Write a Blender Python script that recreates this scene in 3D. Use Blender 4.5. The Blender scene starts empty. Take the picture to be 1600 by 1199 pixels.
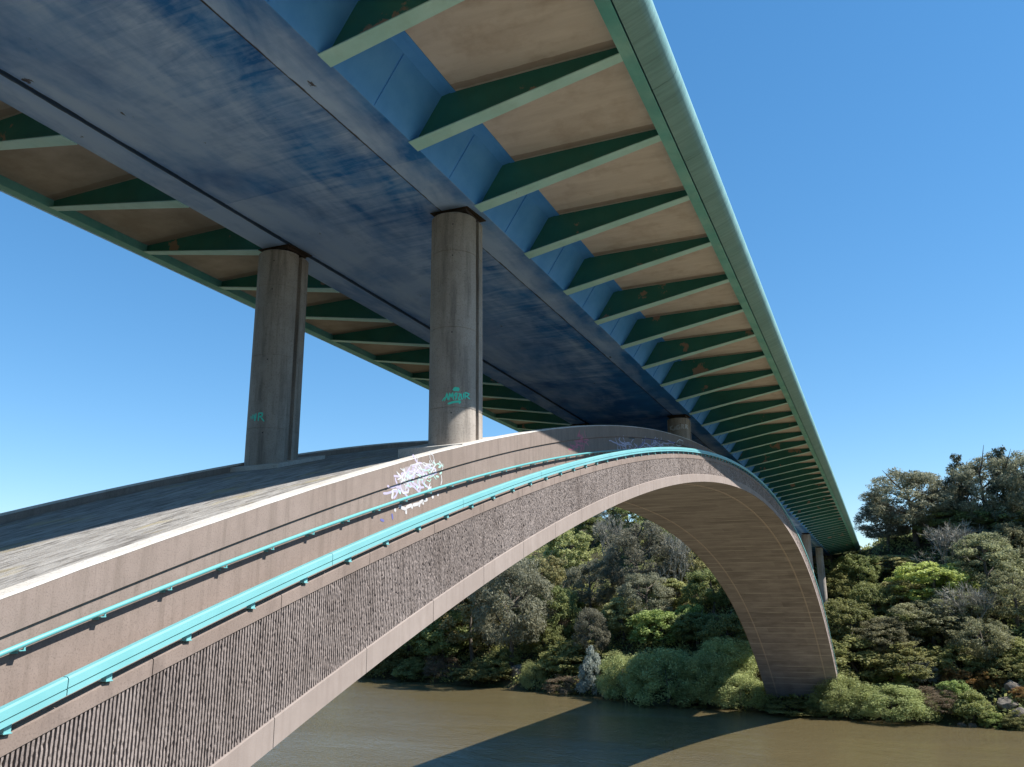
import bpy, bmesh, math, random
import numpy as np
from mathutils import Matrix, Vector

random.seed(7)
SC = bpy.context.scene
COL = SC.collection

# ------------------------------------------------------------------ camera, sky, sun, exposure
YAW, PITCH, ROLL, FPX = 0.40683, 0.25150, -0.00973, 1291.58
def cam_axes():
    f = Vector((-math.sin(YAW) * math.cos(PITCH), math.cos(YAW) * math.cos(PITCH), math.sin(PITCH)))
    r = Vector((math.cos(YAW), math.sin(YAW), 0.0))
    u = r.cross(f)
    c, s = math.cos(ROLL), math.sin(ROLL)
    return c * r + s * u, -s * r + c * u, f
cr, cu, cf = cam_axes()
camd = bpy.data.cameras.new("camera")
cam = bpy.data.objects.new("camera", camd)
COL.objects.link(cam)
cam.matrix_world = Matrix(((cr.x, cu.x, -cf.x, 0), (cr.y, cu.y, -cf.y, 0), (cr.z, cu.z, -cf.z, 0), (0, 0, 0, 1)))
camd.sensor_fit = 'HORIZONTAL'
camd.sensor_width = 36.0
camd.lens = 36.0 * FPX / 1600.0
camd.clip_start = 0.1
camd.clip_end = 6000
SC.camera = cam

SUN = Vector((1.0, 0.24, 1.11)).normalized()           # towards the sun
w = bpy.data.worlds.new("World")
SC.world = w
w.use_nodes = True
wn = w.node_tree
wn.nodes.clear()
sky = wn.nodes.new('ShaderNodeTexSky')
sky.sky_type = 'NISHITA'
sky.sun_disc = False
sky.sun_elevation = math.asin(SUN.z)
sky.sun_rotation = math.atan2(SUN.x, SUN.y)
sky.air_density = 0.9
sky.dust_density = 0.0
sky.ozone_density = 5.0
bg = wn.nodes.new('ShaderNodeBackground')
bg.inputs['Strength'].default_value = 0.112
skg = wn.nodes.new('ShaderNodeGamma'); skg.inputs[1].default_value = 0.70
skh = wn.nodes.new('ShaderNodeHueSaturation'); skh.inputs['Saturation'].default_value = 1.40; skh.inputs['Hue'].default_value = 0.498
wo = wn.nodes.new('ShaderNodeOutputWorld')
wn.links.new(sky.outputs[0], skg.inputs[0])
wn.links.new(skg.outputs[0], skh.inputs['Color'])
wn.links.new(skh.outputs[0], bg.inputs[0])
wn.links.new(bg.outputs[0], wo.inputs[0])

sund = bpy.data.lights.new("sun", 'SUN')
sund.energy = 3.1
sund.angle = math.radians(0.5)
sund.color = (1.0, 0.965, 0.92)
sun = bpy.data.objects.new("sun", sund)
COL.objects.link(sun)
sun.location = (120, 30, 150)
sun.rotation_euler = (-SUN).to_track_quat('-Z', 'Y').to_euler()

SC.view_settings.view_transform = 'Standard'
SC.view_settings.look = 'None'
SC.view_settings.gamma = 1.0
SC.view_settings.exposure = 1.42
SC.render.engine = 'CYCLES'
try:
    SC.cycles.max_bounces = 8
    SC.cycles.diffuse_bounces = 5
    SC.cycles.use_denoising = True
except Exception:
    pass

# ------------------------------------------------------------------ helpers
def tag(o, label=None, cat=None, group=None, kind=None):
    if label: o['label'] = label
    if cat: o['category'] = cat
    if group: o['group'] = group
    if kind: o['kind'] = kind
    return o

def empty(name, loc=(0, 0, 0), label=None, cat=None, group=None):
    o = bpy.data.objects.new(name, None)
    COL.objects.link(o)
    o.location = loc
    o.empty_display_size = 0.5
    return tag(o, label, cat, group)

class MB:
    """collects verts and faces (world coordinates), builds ONE mesh object"""
    def __init__(s):
        s.v = []; s.f = []; s.m = []
    def add(s, verts, faces, mi=0):
        b = len(s.v)
        s.v.extend([tuple(map(float, q)) for q in verts])
        s.f.extend([tuple(i + b for i in q) for q in faces])
        s.m.extend([mi] * len(faces))
    def box(s, x0, x1, y0, y1, z0, z1, mi=0):
        s.hexa([(x0, y0, z0), (x1, y0, z0), (x1, y1, z0), (x0, y1, z0), (x0, y0, z1), (x1, y0, z1), (x1, y1, z1), (x0, y1, z1)], mi)
    def hexa(s, p, mi=0):
        s.add(p, [(0, 3, 2, 1), (4, 5, 6, 7), (0, 1, 5, 4), (1, 2, 6, 5), (2, 3, 7, 6), (3, 0, 4, 7)], mi)
    def sweep(s, ys, prof, closed=True, caps=True, mi=0):
        """prof(y) -> list of (x, z), swept along y"""
        P = [prof(y) for y in ys]
        n = len(P[0])
        V = [(x, y, z) for y, q in zip(ys, P) for (x, z) in q]
        F = []
        m = n if closed else n - 1
        for i in range(len(ys) - 1):
            for j in range(m):
                a = i * n + j; b = i * n + (j + 1) % n
                F.append((a, b, b + n, a + n))
        if closed and caps:
            F.append(tuple(range(n - 1, -1, -1)))
            F.append(tuple((len(ys) - 1) * n + j for j in range(n)))
        s.add(V, F, mi)
    def tube(s, pts, rad, n=10, mi=0, caps=True):
        pts = [Vector(q) for q in pts]
        R = rad if isinstance(rad, (list, tuple)) else [rad] * len(pts)
        V = []; F = []
        ref = Vector((0.31, 0.17, 0.93)).normalized()
        for i, q in enumerate(pts):
            t = (pts[min(i + 1, len(pts) - 1)] - pts[max(i - 1, 0)]).normalized()
            a = t.cross(ref)
            if a.length < 1e-3: a = t.cross(Vector((1, 0, 0)))
            a.normalize(); b = t.cross(a)
            for k in range(n):
                an = 2 * math.pi * k / n
                V.append(q + R[i] * (math.cos(an) * a + math.sin(an) * b))
        for i in range(len(pts) - 1):
            for k in range(n):
                F.append((i * n + k, i * n + (k + 1) % n, (i + 1) * n + (k + 1) % n, (i + 1) * n + k))
        if caps:
            F.append(tuple(range(n - 1, -1, -1)))
            F.append(tuple((len(pts) - 1) * n + k for k in range(n)))
        s.add(V, F, mi)
    def build(s, name, mats, parent=None, smooth=None):
        o0 = Vector((0, 0, 0)) if parent is None else world_loc(parent)
        me = bpy.data.meshes.new(name)
        me.from_pydata([(a - o0.x, b - o0.y, c - o0.z) for a, b, c in s.v], [], s.f)
        if not isinstance(mats, (list, tuple)): mats = [mats]
        for m in mats: me.materials.append(m)
        if len(mats) > 1: me.polygons.foreach_set('material_index', s.m)
        bm = bmesh.new(); bm.from_mesh(me)
        bmesh.ops.recalc_face_normals(bm, faces=bm.faces)
        bm.to_mesh(me); bm.free()
        if smooth is not None:
            me.polygons.foreach_set('use_smooth', [True] * len(me.polygons))
            me.set_sharp_from_angle(angle=math.radians(smooth))
        me.update()
        ob = bpy.data.objects.new(name, me)
        COL.objects.link(ob)
        if parent is not None: ob.parent = parent
        return ob

def world_loc(o):
    v = Vector(o.location)
    while o.parent is not None:
        o = o.parent
        v = v + Vector(o.location)
    return v

# ------------------------------------------------------------------ materials
def newmat(name):
    m = bpy.data.materials.new(name)
    m.use_nodes = True
    nt = m.node_tree
    b = nt.nodes['Principled BSDF']
    return m, nt, b

class NT:
    """tiny node builder"""
    def __init__(s, nt): s.nt = nt
    def n(s, t, **kw):
        k = s.nt.nodes.new(t)
        for a, v in kw.items(): setattr(k, a, v)
        return k
    def l(s, a, b): s.nt.links.new(a, b)
    def pos(s): return s.n('ShaderNodeNewGeometry').outputs['Position']
    def objco(s): return s.n('ShaderNodeTexCoord').outputs['Object']
    def scale(s, v, sc):
        k = s.n('ShaderNodeVectorMath', operation='MULTIPLY'); s.l(v, k.inputs[0]); k.inputs[1].default_value = sc
        return k.outputs[0]
    def noise(s, v, scale, detail=4, rough=0.55, dist=0.0):
        k = s.n('ShaderNodeTexNoise'); s.l(v, k.inputs['Vector'])
        k.inputs['Scale'].default_value = scale; k.inputs['Detail'].default_value = detail
        k.inputs['Roughness'].default_value = rough; k.inputs['Distortion'].default_value = dist
        return k.outputs[0]
    def ramp(s, f, pts, interp='LINEAR'):
        k = s.n('ShaderNodeValToRGB'); s.l(f, k.inputs[0])
        k.color_ramp.interpolation = interp
        e = k.color_ramp.elements
        while len(e) > 1: e.remove(e[-1])
        for i, (p_, c) in enumerate(pts):
            q = e[0] if i == 0 else e.new(p_)
            q.position = p_
            if not isinstance(c, (tuple, list)): c = (c, c, c)
            q.color = (*c[:3], 1)
        return k.outputs[0]
    def mix(s, f, a, b, mode='MIX'):
        k = s.n('ShaderNodeMix', data_type='RGBA', blend_type=mode)
        for val, idx in ((f, 0), (a, 6), (b, 7)):
            if hasattr(val, 'is_output'): s.l(val, k.inputs[idx])
            elif isinstance(val, (tuple, list)): k.inputs[idx].default_value = (*val[:3], 1)
            else: k.inputs[idx].default_value = val
        return k.outputs[2]
    def math(s, op, a, b=0.0, c=0.0, clamp=False):
        k = s.n('ShaderNodeMath', operation=op, use_clamp=clamp)
        for i, val in enumerate((a, b, c)):
            if hasattr(val, 'is_output'): s.l(val, k.inputs[i])
            else: k.inputs[i].default_value = val
        return k.outputs[0]
    def xyz(s, v):
        k = s.n('ShaderNodeSeparateXYZ'); s.l(v, k.inputs[0]); return k.outputs
    def bump(s, h, strength, dist, bsdf):
        k = s.n('ShaderNodeBump'); k.inputs['Strength'].default_value = strength; k.inputs['Distance'].default_value = dist
        s.l(h, k.inputs['Height']); s.l(k.outputs[0], bsdf.inputs['Normal'])

def concrete(name, c0, c1, stain=(0.09, 0.08, 0.07), streak=(6, 6, 0.7), amt=0.5, rough=0.9, pits=True, bump=0.25, streak_amt=0.6, lichen=None, fine=22):
    m, nt, b = newmat(name); t = NT(nt)
    p = t.pos()
    big = t.noise(p, 0.45, 6, 0.6)
    mid = t.noise(p, 3.2, 5, 0.6)
    col = t.mix(t.ramp(big, [(0.35, 0), (0.68, 1)]), c0, c1)
    col = t.mix(t.ramp(mid, [(0.3, 0.0), (0.75, 0.35)]), col, tuple(x * 0.72 for x in c0))
    st = t.noise(t.scale(p, streak), 1.0, 5, 0.65)
    col = t.mix(t.math('MULTIPLY', t.ramp(st, [(0.48, 0), (0.74, 1)]), streak_amt), col, stain)
    if pits:
        fn = t.noise(p, fine, 3, 0.7)
        col = t.mix(t.ramp(fn, [(0.36, 0.45), (0.46, 0)]), col, tuple(x * 0.45 for x in c0))
        col = t.mix(t.ramp(fn, [(0.62, 0), (0.74, 0.35)]), col, tuple(min(1, x * 1.3) for x in c1))
    if lichen:
        ln = t.noise(p, 5.0, 4, 0.6)
        col = t.mix(t.ramp(ln, [(0.71, 0), (0.73, 0.85)]), col, lichen)
    t.l(col, b.inputs['Base Color'])
    b.inputs['Roughness'].default_value = rough
    b.inputs['Specular IOR Level'].default_value = 0.25
    t.bump(t.noise(p, 30, 5, 0.7), bump, 0.01, b)
    return m

def paint(name, c0, c1, dirt=None, streak=(1, 1, 1), sc=1.5, rough=0.5, amt=0.6, lo=0.45, hi=0.72, chips=None, chip_lo=0.66, chip_sc=0.9, spec=0.4, bump=0.08):
    m, nt, b = newmat(name); t = NT(nt)
    p = t.pos()
    col = t.mix(t.ramp(t.noise(p, sc * 0.6, 5, 0.6), [(0.35, 0), (0.7, 1)]), c0, c1)
    if dirt is not None:
        n2 = t.noise(t.scale(p, streak), sc, 6, 0.65)
        col = t.mix(t.math('MULTIPLY', t.ramp(n2, [(lo, 0), (hi, 1)]), amt), col, dirt)
    if chips is not None:
        n3 = t.noise(p, chip_sc, 6, 0.62)
        col = t.mix(t.ramp(n3, [(chip_lo, 0), (chip_lo + 0.02, 1)]), col, chips)
    t.l(col, b.inputs['Base Color'])
    b.inputs['Roughness'].default_value = rough
    b.inputs['Specular IOR Level'].default_value = spec
    if bump: t.bump(t.noise(p, 9, 4, 0.6), bump, 0.01, b)
    return m

M = {}
M['parapet'] = concrete('parapet_concrete', (0.241, 0.190, 0.158), (0.294, 0.236, 0.201), stain=(0.17, 0.135, 0.11), streak=(6, 6, 0.40), streak_amt=0.8, fine=42)
M['band'] = concrete('smooth_band_concrete', (0.287, 0.234, 0.202), (0.335, 0.278, 0.243), stain=(0.20, 0.155, 0.13), streak=(8, 8, 0.5), streak_amt=0.4, pits=False, bump=0.12)
M['ledge'] = concrete('walkway_concrete', (0.234, 0.180, 0.149), (0.297, 0.234, 0.198), stain=(0.13, 0.10, 0.085), streak=(4, 4, 1.0), streak_amt=0.6, lichen=(0.48, 0.27, 0.07), fine=40)
M['ribbed'] = concrete('ribbed_concrete', (0.268, 0.220, 0.194), (0.355, 0.298, 0.266), stain=(0.11, 0.085, 0.072), streak=(3, 3, 0.5), streak_amt=0.65, bump=0.5, fine=60)
M['coping'] = concrete('pale_coping_concrete', (0.541, 0.508, 0.459), (0.640, 0.607, 0.558), stain=(0.42, 0.36, 0.25), streak=(3, 3, 3), streak_amt=0.35, bump=0.3)
M['pier'] = concrete('pier_concrete', (0.347, 0.302, 0.258), (0.470, 0.414, 0.358), stain=(0.11, 0.095, 0.08), streak=(3.4, 3.4, 0.35), streak_amt=0.75, bump=0.12)
M['joint'] = paint('dark_joint', (0.03, 0.027, 0.025), (0.05, 0.045, 0.04), rough=0.95, bump=0)

def mat_top():
    m, nt, b = newmat('weathered_arch_top'); t = NT(nt)
    p = t.pos()
    n1 = t.noise(t.scale(p, (3.2, 0.45, 0.45)), 1.0, 8, 0.68, 0.6)
    n2 = t.noise(t.scale(p, (9.0, 1.6, 1.6)), 1.0, 6, 0.7, 0.4)
    col = t.mix(t.ramp(n1, [(0.36, 0), (0.66, 1)]), (0.27, 0.25, 0.225), (0.44, 0.415, 0.38))
    col = t.mix(t.ramp(n2, [(0.38, 0.8), (0.52, 0)]), col, (0.13, 0.115, 0.10))
    n3 = t.noise(t.scale(p, (1.6, 0.5, 0.5)), 1.0, 5, 0.6)
    col = t.mix(t.ramp(n3, [(0.58, 0), (0.72, 0.7)]), col, (0.42, 0.34, 0.16))
    t.l(col, b.inputs['Base Color'])
    b.inputs['Roughness'].default_value = 0.95
    b.inputs['Specular IOR Level'].default_value = 0.2
    t.bump(t.noise(t.scale(p, (6, 1.5, 1.5)), 1.0, 8, 0.75), 0.9, 0.05, b)
    return m
M['top'] = mat_top()

def mat_soffit():
    m, nt, b = newmat('board_marked_soffit'); t = NT(nt)
    p = t.pos(); x, y, z = t.xyz(p)
    # the arch ring was cast in short lifts behind wide boards, each a little different in tone
    arc = t.math('ADD', t.math('MULTIPLY', y, 0.42), t.math('MULTIPLY', z, -0.30))
    wob = t.math('MULTIPLY', t.math('SUBTRACT', t.noise(p, 0.5, 2), 0.5), 0.10)
    arcw = t.math('ADD', arc, wob)
    def cell(ka, kx, off):
        c = t.n('ShaderNodeCombineXYZ')
        row = t.math('FLOOR', t.math('MULTIPLY', arcw, ka))
        t.l(row, c.inputs[0])
        t.l(t.math('FLOOR', t.math('ADD', t.math('MULTIPLY', x, kx), t.math('MULTIPLY', row, off))), c.inputs[1])
        wn2 = t.n('ShaderNodeTexWhiteNoise', noise_dimensions='2D'); t.l(c.outputs[0], wn2.inputs['Vector'])
        return wn2.outputs['Value']
    lift = cell(0.95, 0.24, 0.37); board = cell(3.8, 0.24, 0.37)
    cloud = t.noise(t.scale(p, (0.35, 0.5, 0.5)), 1.0, 6, 0.62)
    grain = t.noise(t.scale(p, (0.5, 4.5, 4.5)), 1.0, 4, 0.65)
    f = t.math('ADD', t.math('MULTIPLY', lift, 0.16), t.math('MULTIPLY', board, 0.09))
    f = t.math('ADD', f, t.math('MULTIPLY', cloud, 0.85))
    f = t.math('ADD', f, t.math('MULTIPLY', grain, 0.12))
    col = t.mix(t.ramp(f, [(0.38, 0), (0.90, 1)]), (0.235, 0.215, 0.235), (0.47, 0.435, 0.475))
    for xs in (-10.19, -18.87):                              # lighter run along the two edge ribs
        col = t.mix(t.math('MULTIPLY', t.math('LESS_THAN', t.math('ABSOLUTE', t.math('SUBTRACT', x, xs)), 0.10), 0.55), col, (0.66, 0.56, 0.53))
    fr = t.math('FRACT', t.math('MULTIPLY', arcw, 0.95))
    fade = t.ramp(t.noise(t.scale(p, (0.3, 1, 1)), 0.7, 4), [(0.42, 0), (0.60, 0.75)])
    col = t.mix(t.math('MULTIPLY', t.math('LESS_THAN', fr, 0.13), fade), col, (0.62, 0.60, 0.62))
    fr2 = t.math('FRACT', t.math('MULTIPLY', arcw, 3.8))
    col = t.mix(t.math('MULTIPLY', t.math('LESS_THAN', fr2, 0.09), 0.5), col, (0.15, 0.13, 0.125))
    t.l(col, b.inputs['Base Color'])
    b.inputs['Roughness'].default_value = 0.9
    b.inputs['Specular IOR Level'].default_value = 0.25
    t.bump(grain, 0.2, 0.03, b)
    return m
M['soffit'] = mat_soffit()

def mat_girder():
    """blue paint, chalked and streaked underneath"""
    m, nt, b = newmat('weathered_blue_paint'); t = NT(nt)
    p = t.pos(); x, y, z = t.xyz(p)
    blue = t.mix(t.ramp(t.noise(p, 0.5, 4), [(0.35, 0), (0.7, 1)]), (0.014, 0.150, 0.490), (0.035, 0.250, 0.680))
    # plate lengths of about 12 m, each chalked by a different amount
    seg = t.math('FLOOR', t.math('DIVIDE', t.math('ADD', y, 6.0), 12.0))
    wn_ = t.n('ShaderNodeTexWhiteNoise', noise_dimensions='1D'); t.l(seg, wn_.inputs['W'])
    segr = wn_.outputs['Value']
    n1 = t.noise(t.scale(p, (0.30, 0.13, 0.3)), 1.0, 7, 0.60, 1.2)
    n3 = t.noise(t.scale(p, (1.1, 0.55, 0.5)), 1.0, 6, 0.62, 0.6)
    n2 = t.noise(t.scale(p, (0.42, 2.6, 1.0)), 1.0, 6, 0.66, 1.0)          # brushed across the plate
    n4 = t.noise(t.scale(p, (1.5, 0.06, 1.0)), 1.0, 4, 0.55, 0.3)          # long streaks
    across = t.ramp(t.math('DIVIDE', t.math('ADD', x, 19.0), 9.0), [(0.0, 0.32), (0.12, 0.50), (0.17, 0.62), (0.19, 0.5), (0.35, 0.60), (0.60, 0.45), (0.78, 0.24), (0.832, 0.32), (0.845, 0.74), (0.89, 0.60), (0.935, 0.10), (1.0, 0.0)])
    along = t.ramp(t.math('DIVIDE', y, 60.0), [(0.05, 0.36), (0.30, 0.12), (0.5, 0.0), (1.0, 0.0)])
    feather = t.ramp(t.math('DIVIDE', t.math('ADD', x, 19.0), 9.0), [(0.35, 0.15), (0.62, 1.0), (0.83, 1.0), (0.85, 0.2)])
    f = t.math('ADD', t.math('MULTIPLY', across, 0.75), t.math('MULTIPLY', t.math('SUBTRACT', segr, 0.5), 0.20))
    f = t.math('ADD', f, along)
    f = t.math('ADD', f, t.math('MULTIPLY', t.math('SUBTRACT', n1, 0.5), 1.9))
    f = t.math('ADD', f, t.math('MULTIPLY', t.math('SUBTRACT', n3, 0.5), 0.75))
    f = t.math('ADD', f, t.math('MULTIPLY', t.math('MULTIPLY', t.math('SUBTRACT', n2, 0.5), 1.3), feather))
    f = t.math('ADD', f, t.math('MULTIPLY', t.math('SUBTRACT', n4, 0.5), 0.45))
    f = t.math('ADD', f, 0.05, clamp=True)
    chalk = t.mix(n4, (0.32, 0.53, 0.92), (0.58, 0.74, 1.0))
    under = t.mix(t.ramp(f, [(0.08, 0), (0.80, 0.95)]), blue, chalk)
    # rust creeping out of the right long seam, dark blue along the left one
    rn = t.noise(t.scale(p, (2.0, 0.7, 1)), 1.2, 5, 0.7)
    for xs, wd, lo, c in ((-11.46, 0.13, 0.40, (0.030, 0.020, 0.017)), (-17.40, 0.10, 0.30, (0.012, 0.035, 0.075))):
        d = t.math('ABSOLUTE', t.math('SUBTRACT', x, xs))
        near = t.math('SUBTRACT', 1.0, t.math('DIVIDE', d, wd), clamp=True)
        under = t.mix(t.ramp(t.math('ADD', t.math('MULTIPLY', near, 0.55), t.math('MULTIPLY', rn, 0.6)), [(lo + 0.22, 0), (lo + 0.34, 0.95)]), under, c)
    rust = t.math('ADD', t.noise(t.scale(p, (1.6, 0.8, 1)), 1.3, 6, 0.68), t.math('MULTIPLY', across, 0.05))
    under = t.mix(t.ramp(rust, [(0.715, 0), (0.735, 0.9)]), under, (0.06, 0.036, 0.027))
    # upright webs: cleaner paint
    web = t.mix(t.ramp(t.noise(t.scale(p, (1, 0.8, 1)), 1.4, 5, 0.6), [(0.35, 0), (0.72, 1)]), (0.075, 0.32, 0.82), (0.115, 0.39, 0.90))
    g = t.n('ShaderNodeNewGeometry'); nz = t.xyz(g.outputs['True Normal'])[2]
    isweb = t.math('GREATER_THAN', t.math('ABSOLUTE', t.math('ADD', x, 14.36)), 4.09)
    t.l(t.mix(isweb, under, web), b.inputs['Base Color'])
    b.inputs['Roughness'].default_value = 0.55
    b.inputs['Specular IOR Level'].default_value = 0.35
    t.bump(t.noise(t.scale(p, (1, 0.5, 1)), 0.8, 3, 0.5), 0.25, 0.04, b)
    return m
M['girder'] = mat_girder()

def mat_slab():
    m, nt, b = newmat('deck_slab_concrete'); t = NT(nt)
    p = t.pos(); x, y, z = t.xyz(p)
    n1 = t.noise(t.scale(p, (0.35, 2.2, 1)), 1.2, 6, 0.65, 0.3)
    n2 = t.noise(p, 1.1, 6, 0.65)
    col = t.mix(t.ramp(n1, [(0.32, 0), (0.68, 1)]), (0.60, 0.54, 0.505), (0.72, 0.66, 0.62))
    col = t.mix(t.ramp(n2, [(0.5, 0), (0.78, 0.55)]), col, (0.38, 0.29, 0.235))
    fr = t.math('FRACT', t.math('DIVIDE', t.math('SUBTRACT', y, 17.33 - 2.2), 4.0))
    dd = t.math('ABSOLUTE', t.math('SUBTRACT', fr, 0.5))
    wob = t.math('ADD', dd, t.math('MULTIPLY', t.math('SUBTRACT', t.noise(p, 2.5, 4), 0.5), 0.03))
    col = t.mix(t.math('MULTIPLY', t.math('LESS_THAN', wob, 0.032), 0.6), col, (0.30, 0.21, 0.17))
    left_shade = t.math('MULTIPLY', t.ramp(t.math('DIVIDE', t.math('ADD', x, 26.0), 14.0), [(0.35, 1), (0.55, 0)]), t.ramp(t.noise(p, 0.35, 6, 0.65), [(0.25, 0.2), (0.6, 0.8)]))  # shade of the left cantilever painted into the slab colour, broken by noise
    col = t.mix(left_shade, col, (0.30, 0.255, 0.215))
    t.l(col, b.inputs['Base Color'])
    b.inputs['Roughness'].default_value = 0.92
    b.inputs['Specular IOR Level'].default_value = 0.2
    t.bump(n1, 0.2, 0.02, b)
    return m
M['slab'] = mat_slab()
M['plate'] = paint('dark_green_paint', (0.028, 0.18, 0.155), (0.042, 0.24, 0.205), dirt=(0.06, 0.20, 0.16), sc=1.1, amt=0.6, chips=(0.36, 0.26, 0.20), chip_lo=0.615, chip_sc=0.55, rough=0.5)
M['flange'] = paint('pale_teal_paint', (0.42, 0.76, 0.76), (0.54, 0.84, 0.84), dirt=(0.30, 0.55, 0.50), sc=1.2, amt=0.5, chips=(0.16, 0.13, 0.10), chip_lo=0.72, chip_sc=2.2, rough=0.5)
M['edge_beam'] = paint('teal_edge_paint', (0.13, 0.48, 0.47), (0.28, 0.60, 0.57), dirt=(0.09, 0.34, 0.35), streak=(1, 0.5, 1), sc=1.2, amt=0.7, rough=0.5)
M['cornice'] = paint('streaked_green_cornice', (0.19, 0.38, 0.375), (0.25, 0.44, 0.43), dirt=(0.10, 0.195, 0.195), streak=(0.6, 10, 0.5), sc=1.0, amt=0.6, lo=0.40, hi=0.72, rough=0.55)
M['teal'] = paint('turquoise_rail_paint', (0.165, 0.43, 0.435), (0.205, 0.475, 0.48), dirt=(0.15, 0.37, 0.38), streak=(1, 0.4, 1), sc=1.5, amt=0.5, rough=0.42, spec=0.5, chips=(0.20, 0.27, 0.25), chip_lo=0.70, chip_sc=4.0)
M['teal_pipe'] = paint('turquoise_pipe_paint', (0.12, 0.40, 0.40), (0.16, 0.45, 0.45), rough=0.35, spec=0.5)
M['bearing'] = paint('rusty_bearing_steel', (0.035, 0.028, 0.024), (0.07, 0.05, 0.04), rough=0.8)
M['asphalt'] = paint('asphalt', (0.045, 0.045, 0.047), (0.06, 0.06, 0.06), rough=0.9)
M['tag_green'] = paint('green_spray', (0.08, 0.78, 0.52), (0.12, 0.82, 0.62), rough=0.6, bump=0)
M['tag_white'] = paint('white_spray', (0.50, 0.49, 0.48), (0.66, 0.66, 0.66), rough=0.6, bump=0)
M['tag_lilac'] = paint('lilac_spray', (0.42, 0.38, 0.50), (0.52, 0.46, 0.58), rough=0.6, bump=0)
M['tag_mint'] = paint('mint_spray', (0.36, 0.62, 0.52), (0.45, 0.70, 0.60), rough=0.6, bump=0)
M['tag_red'] = paint('red_spray', (0.42, 0.10, 0.14), (0.50, 0.16, 0.20), rough=0.6, bump=0)
M['tag_blue'] = paint('blue_spray', (0.12, 0.13, 0.34), (0.17, 0.17, 0.40), rough=0.6, bump=0)
M['tag_black'] = paint('black_spray', (0.02, 0.02, 0.025), (0.04, 0.04, 0.04), rough=0.6, bump=0)
M['tag_fade'] = paint('faded_spray', (0.33, 0.285, 0.28), (0.38, 0.33, 0.34), rough=0.8, bump=0)

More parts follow.
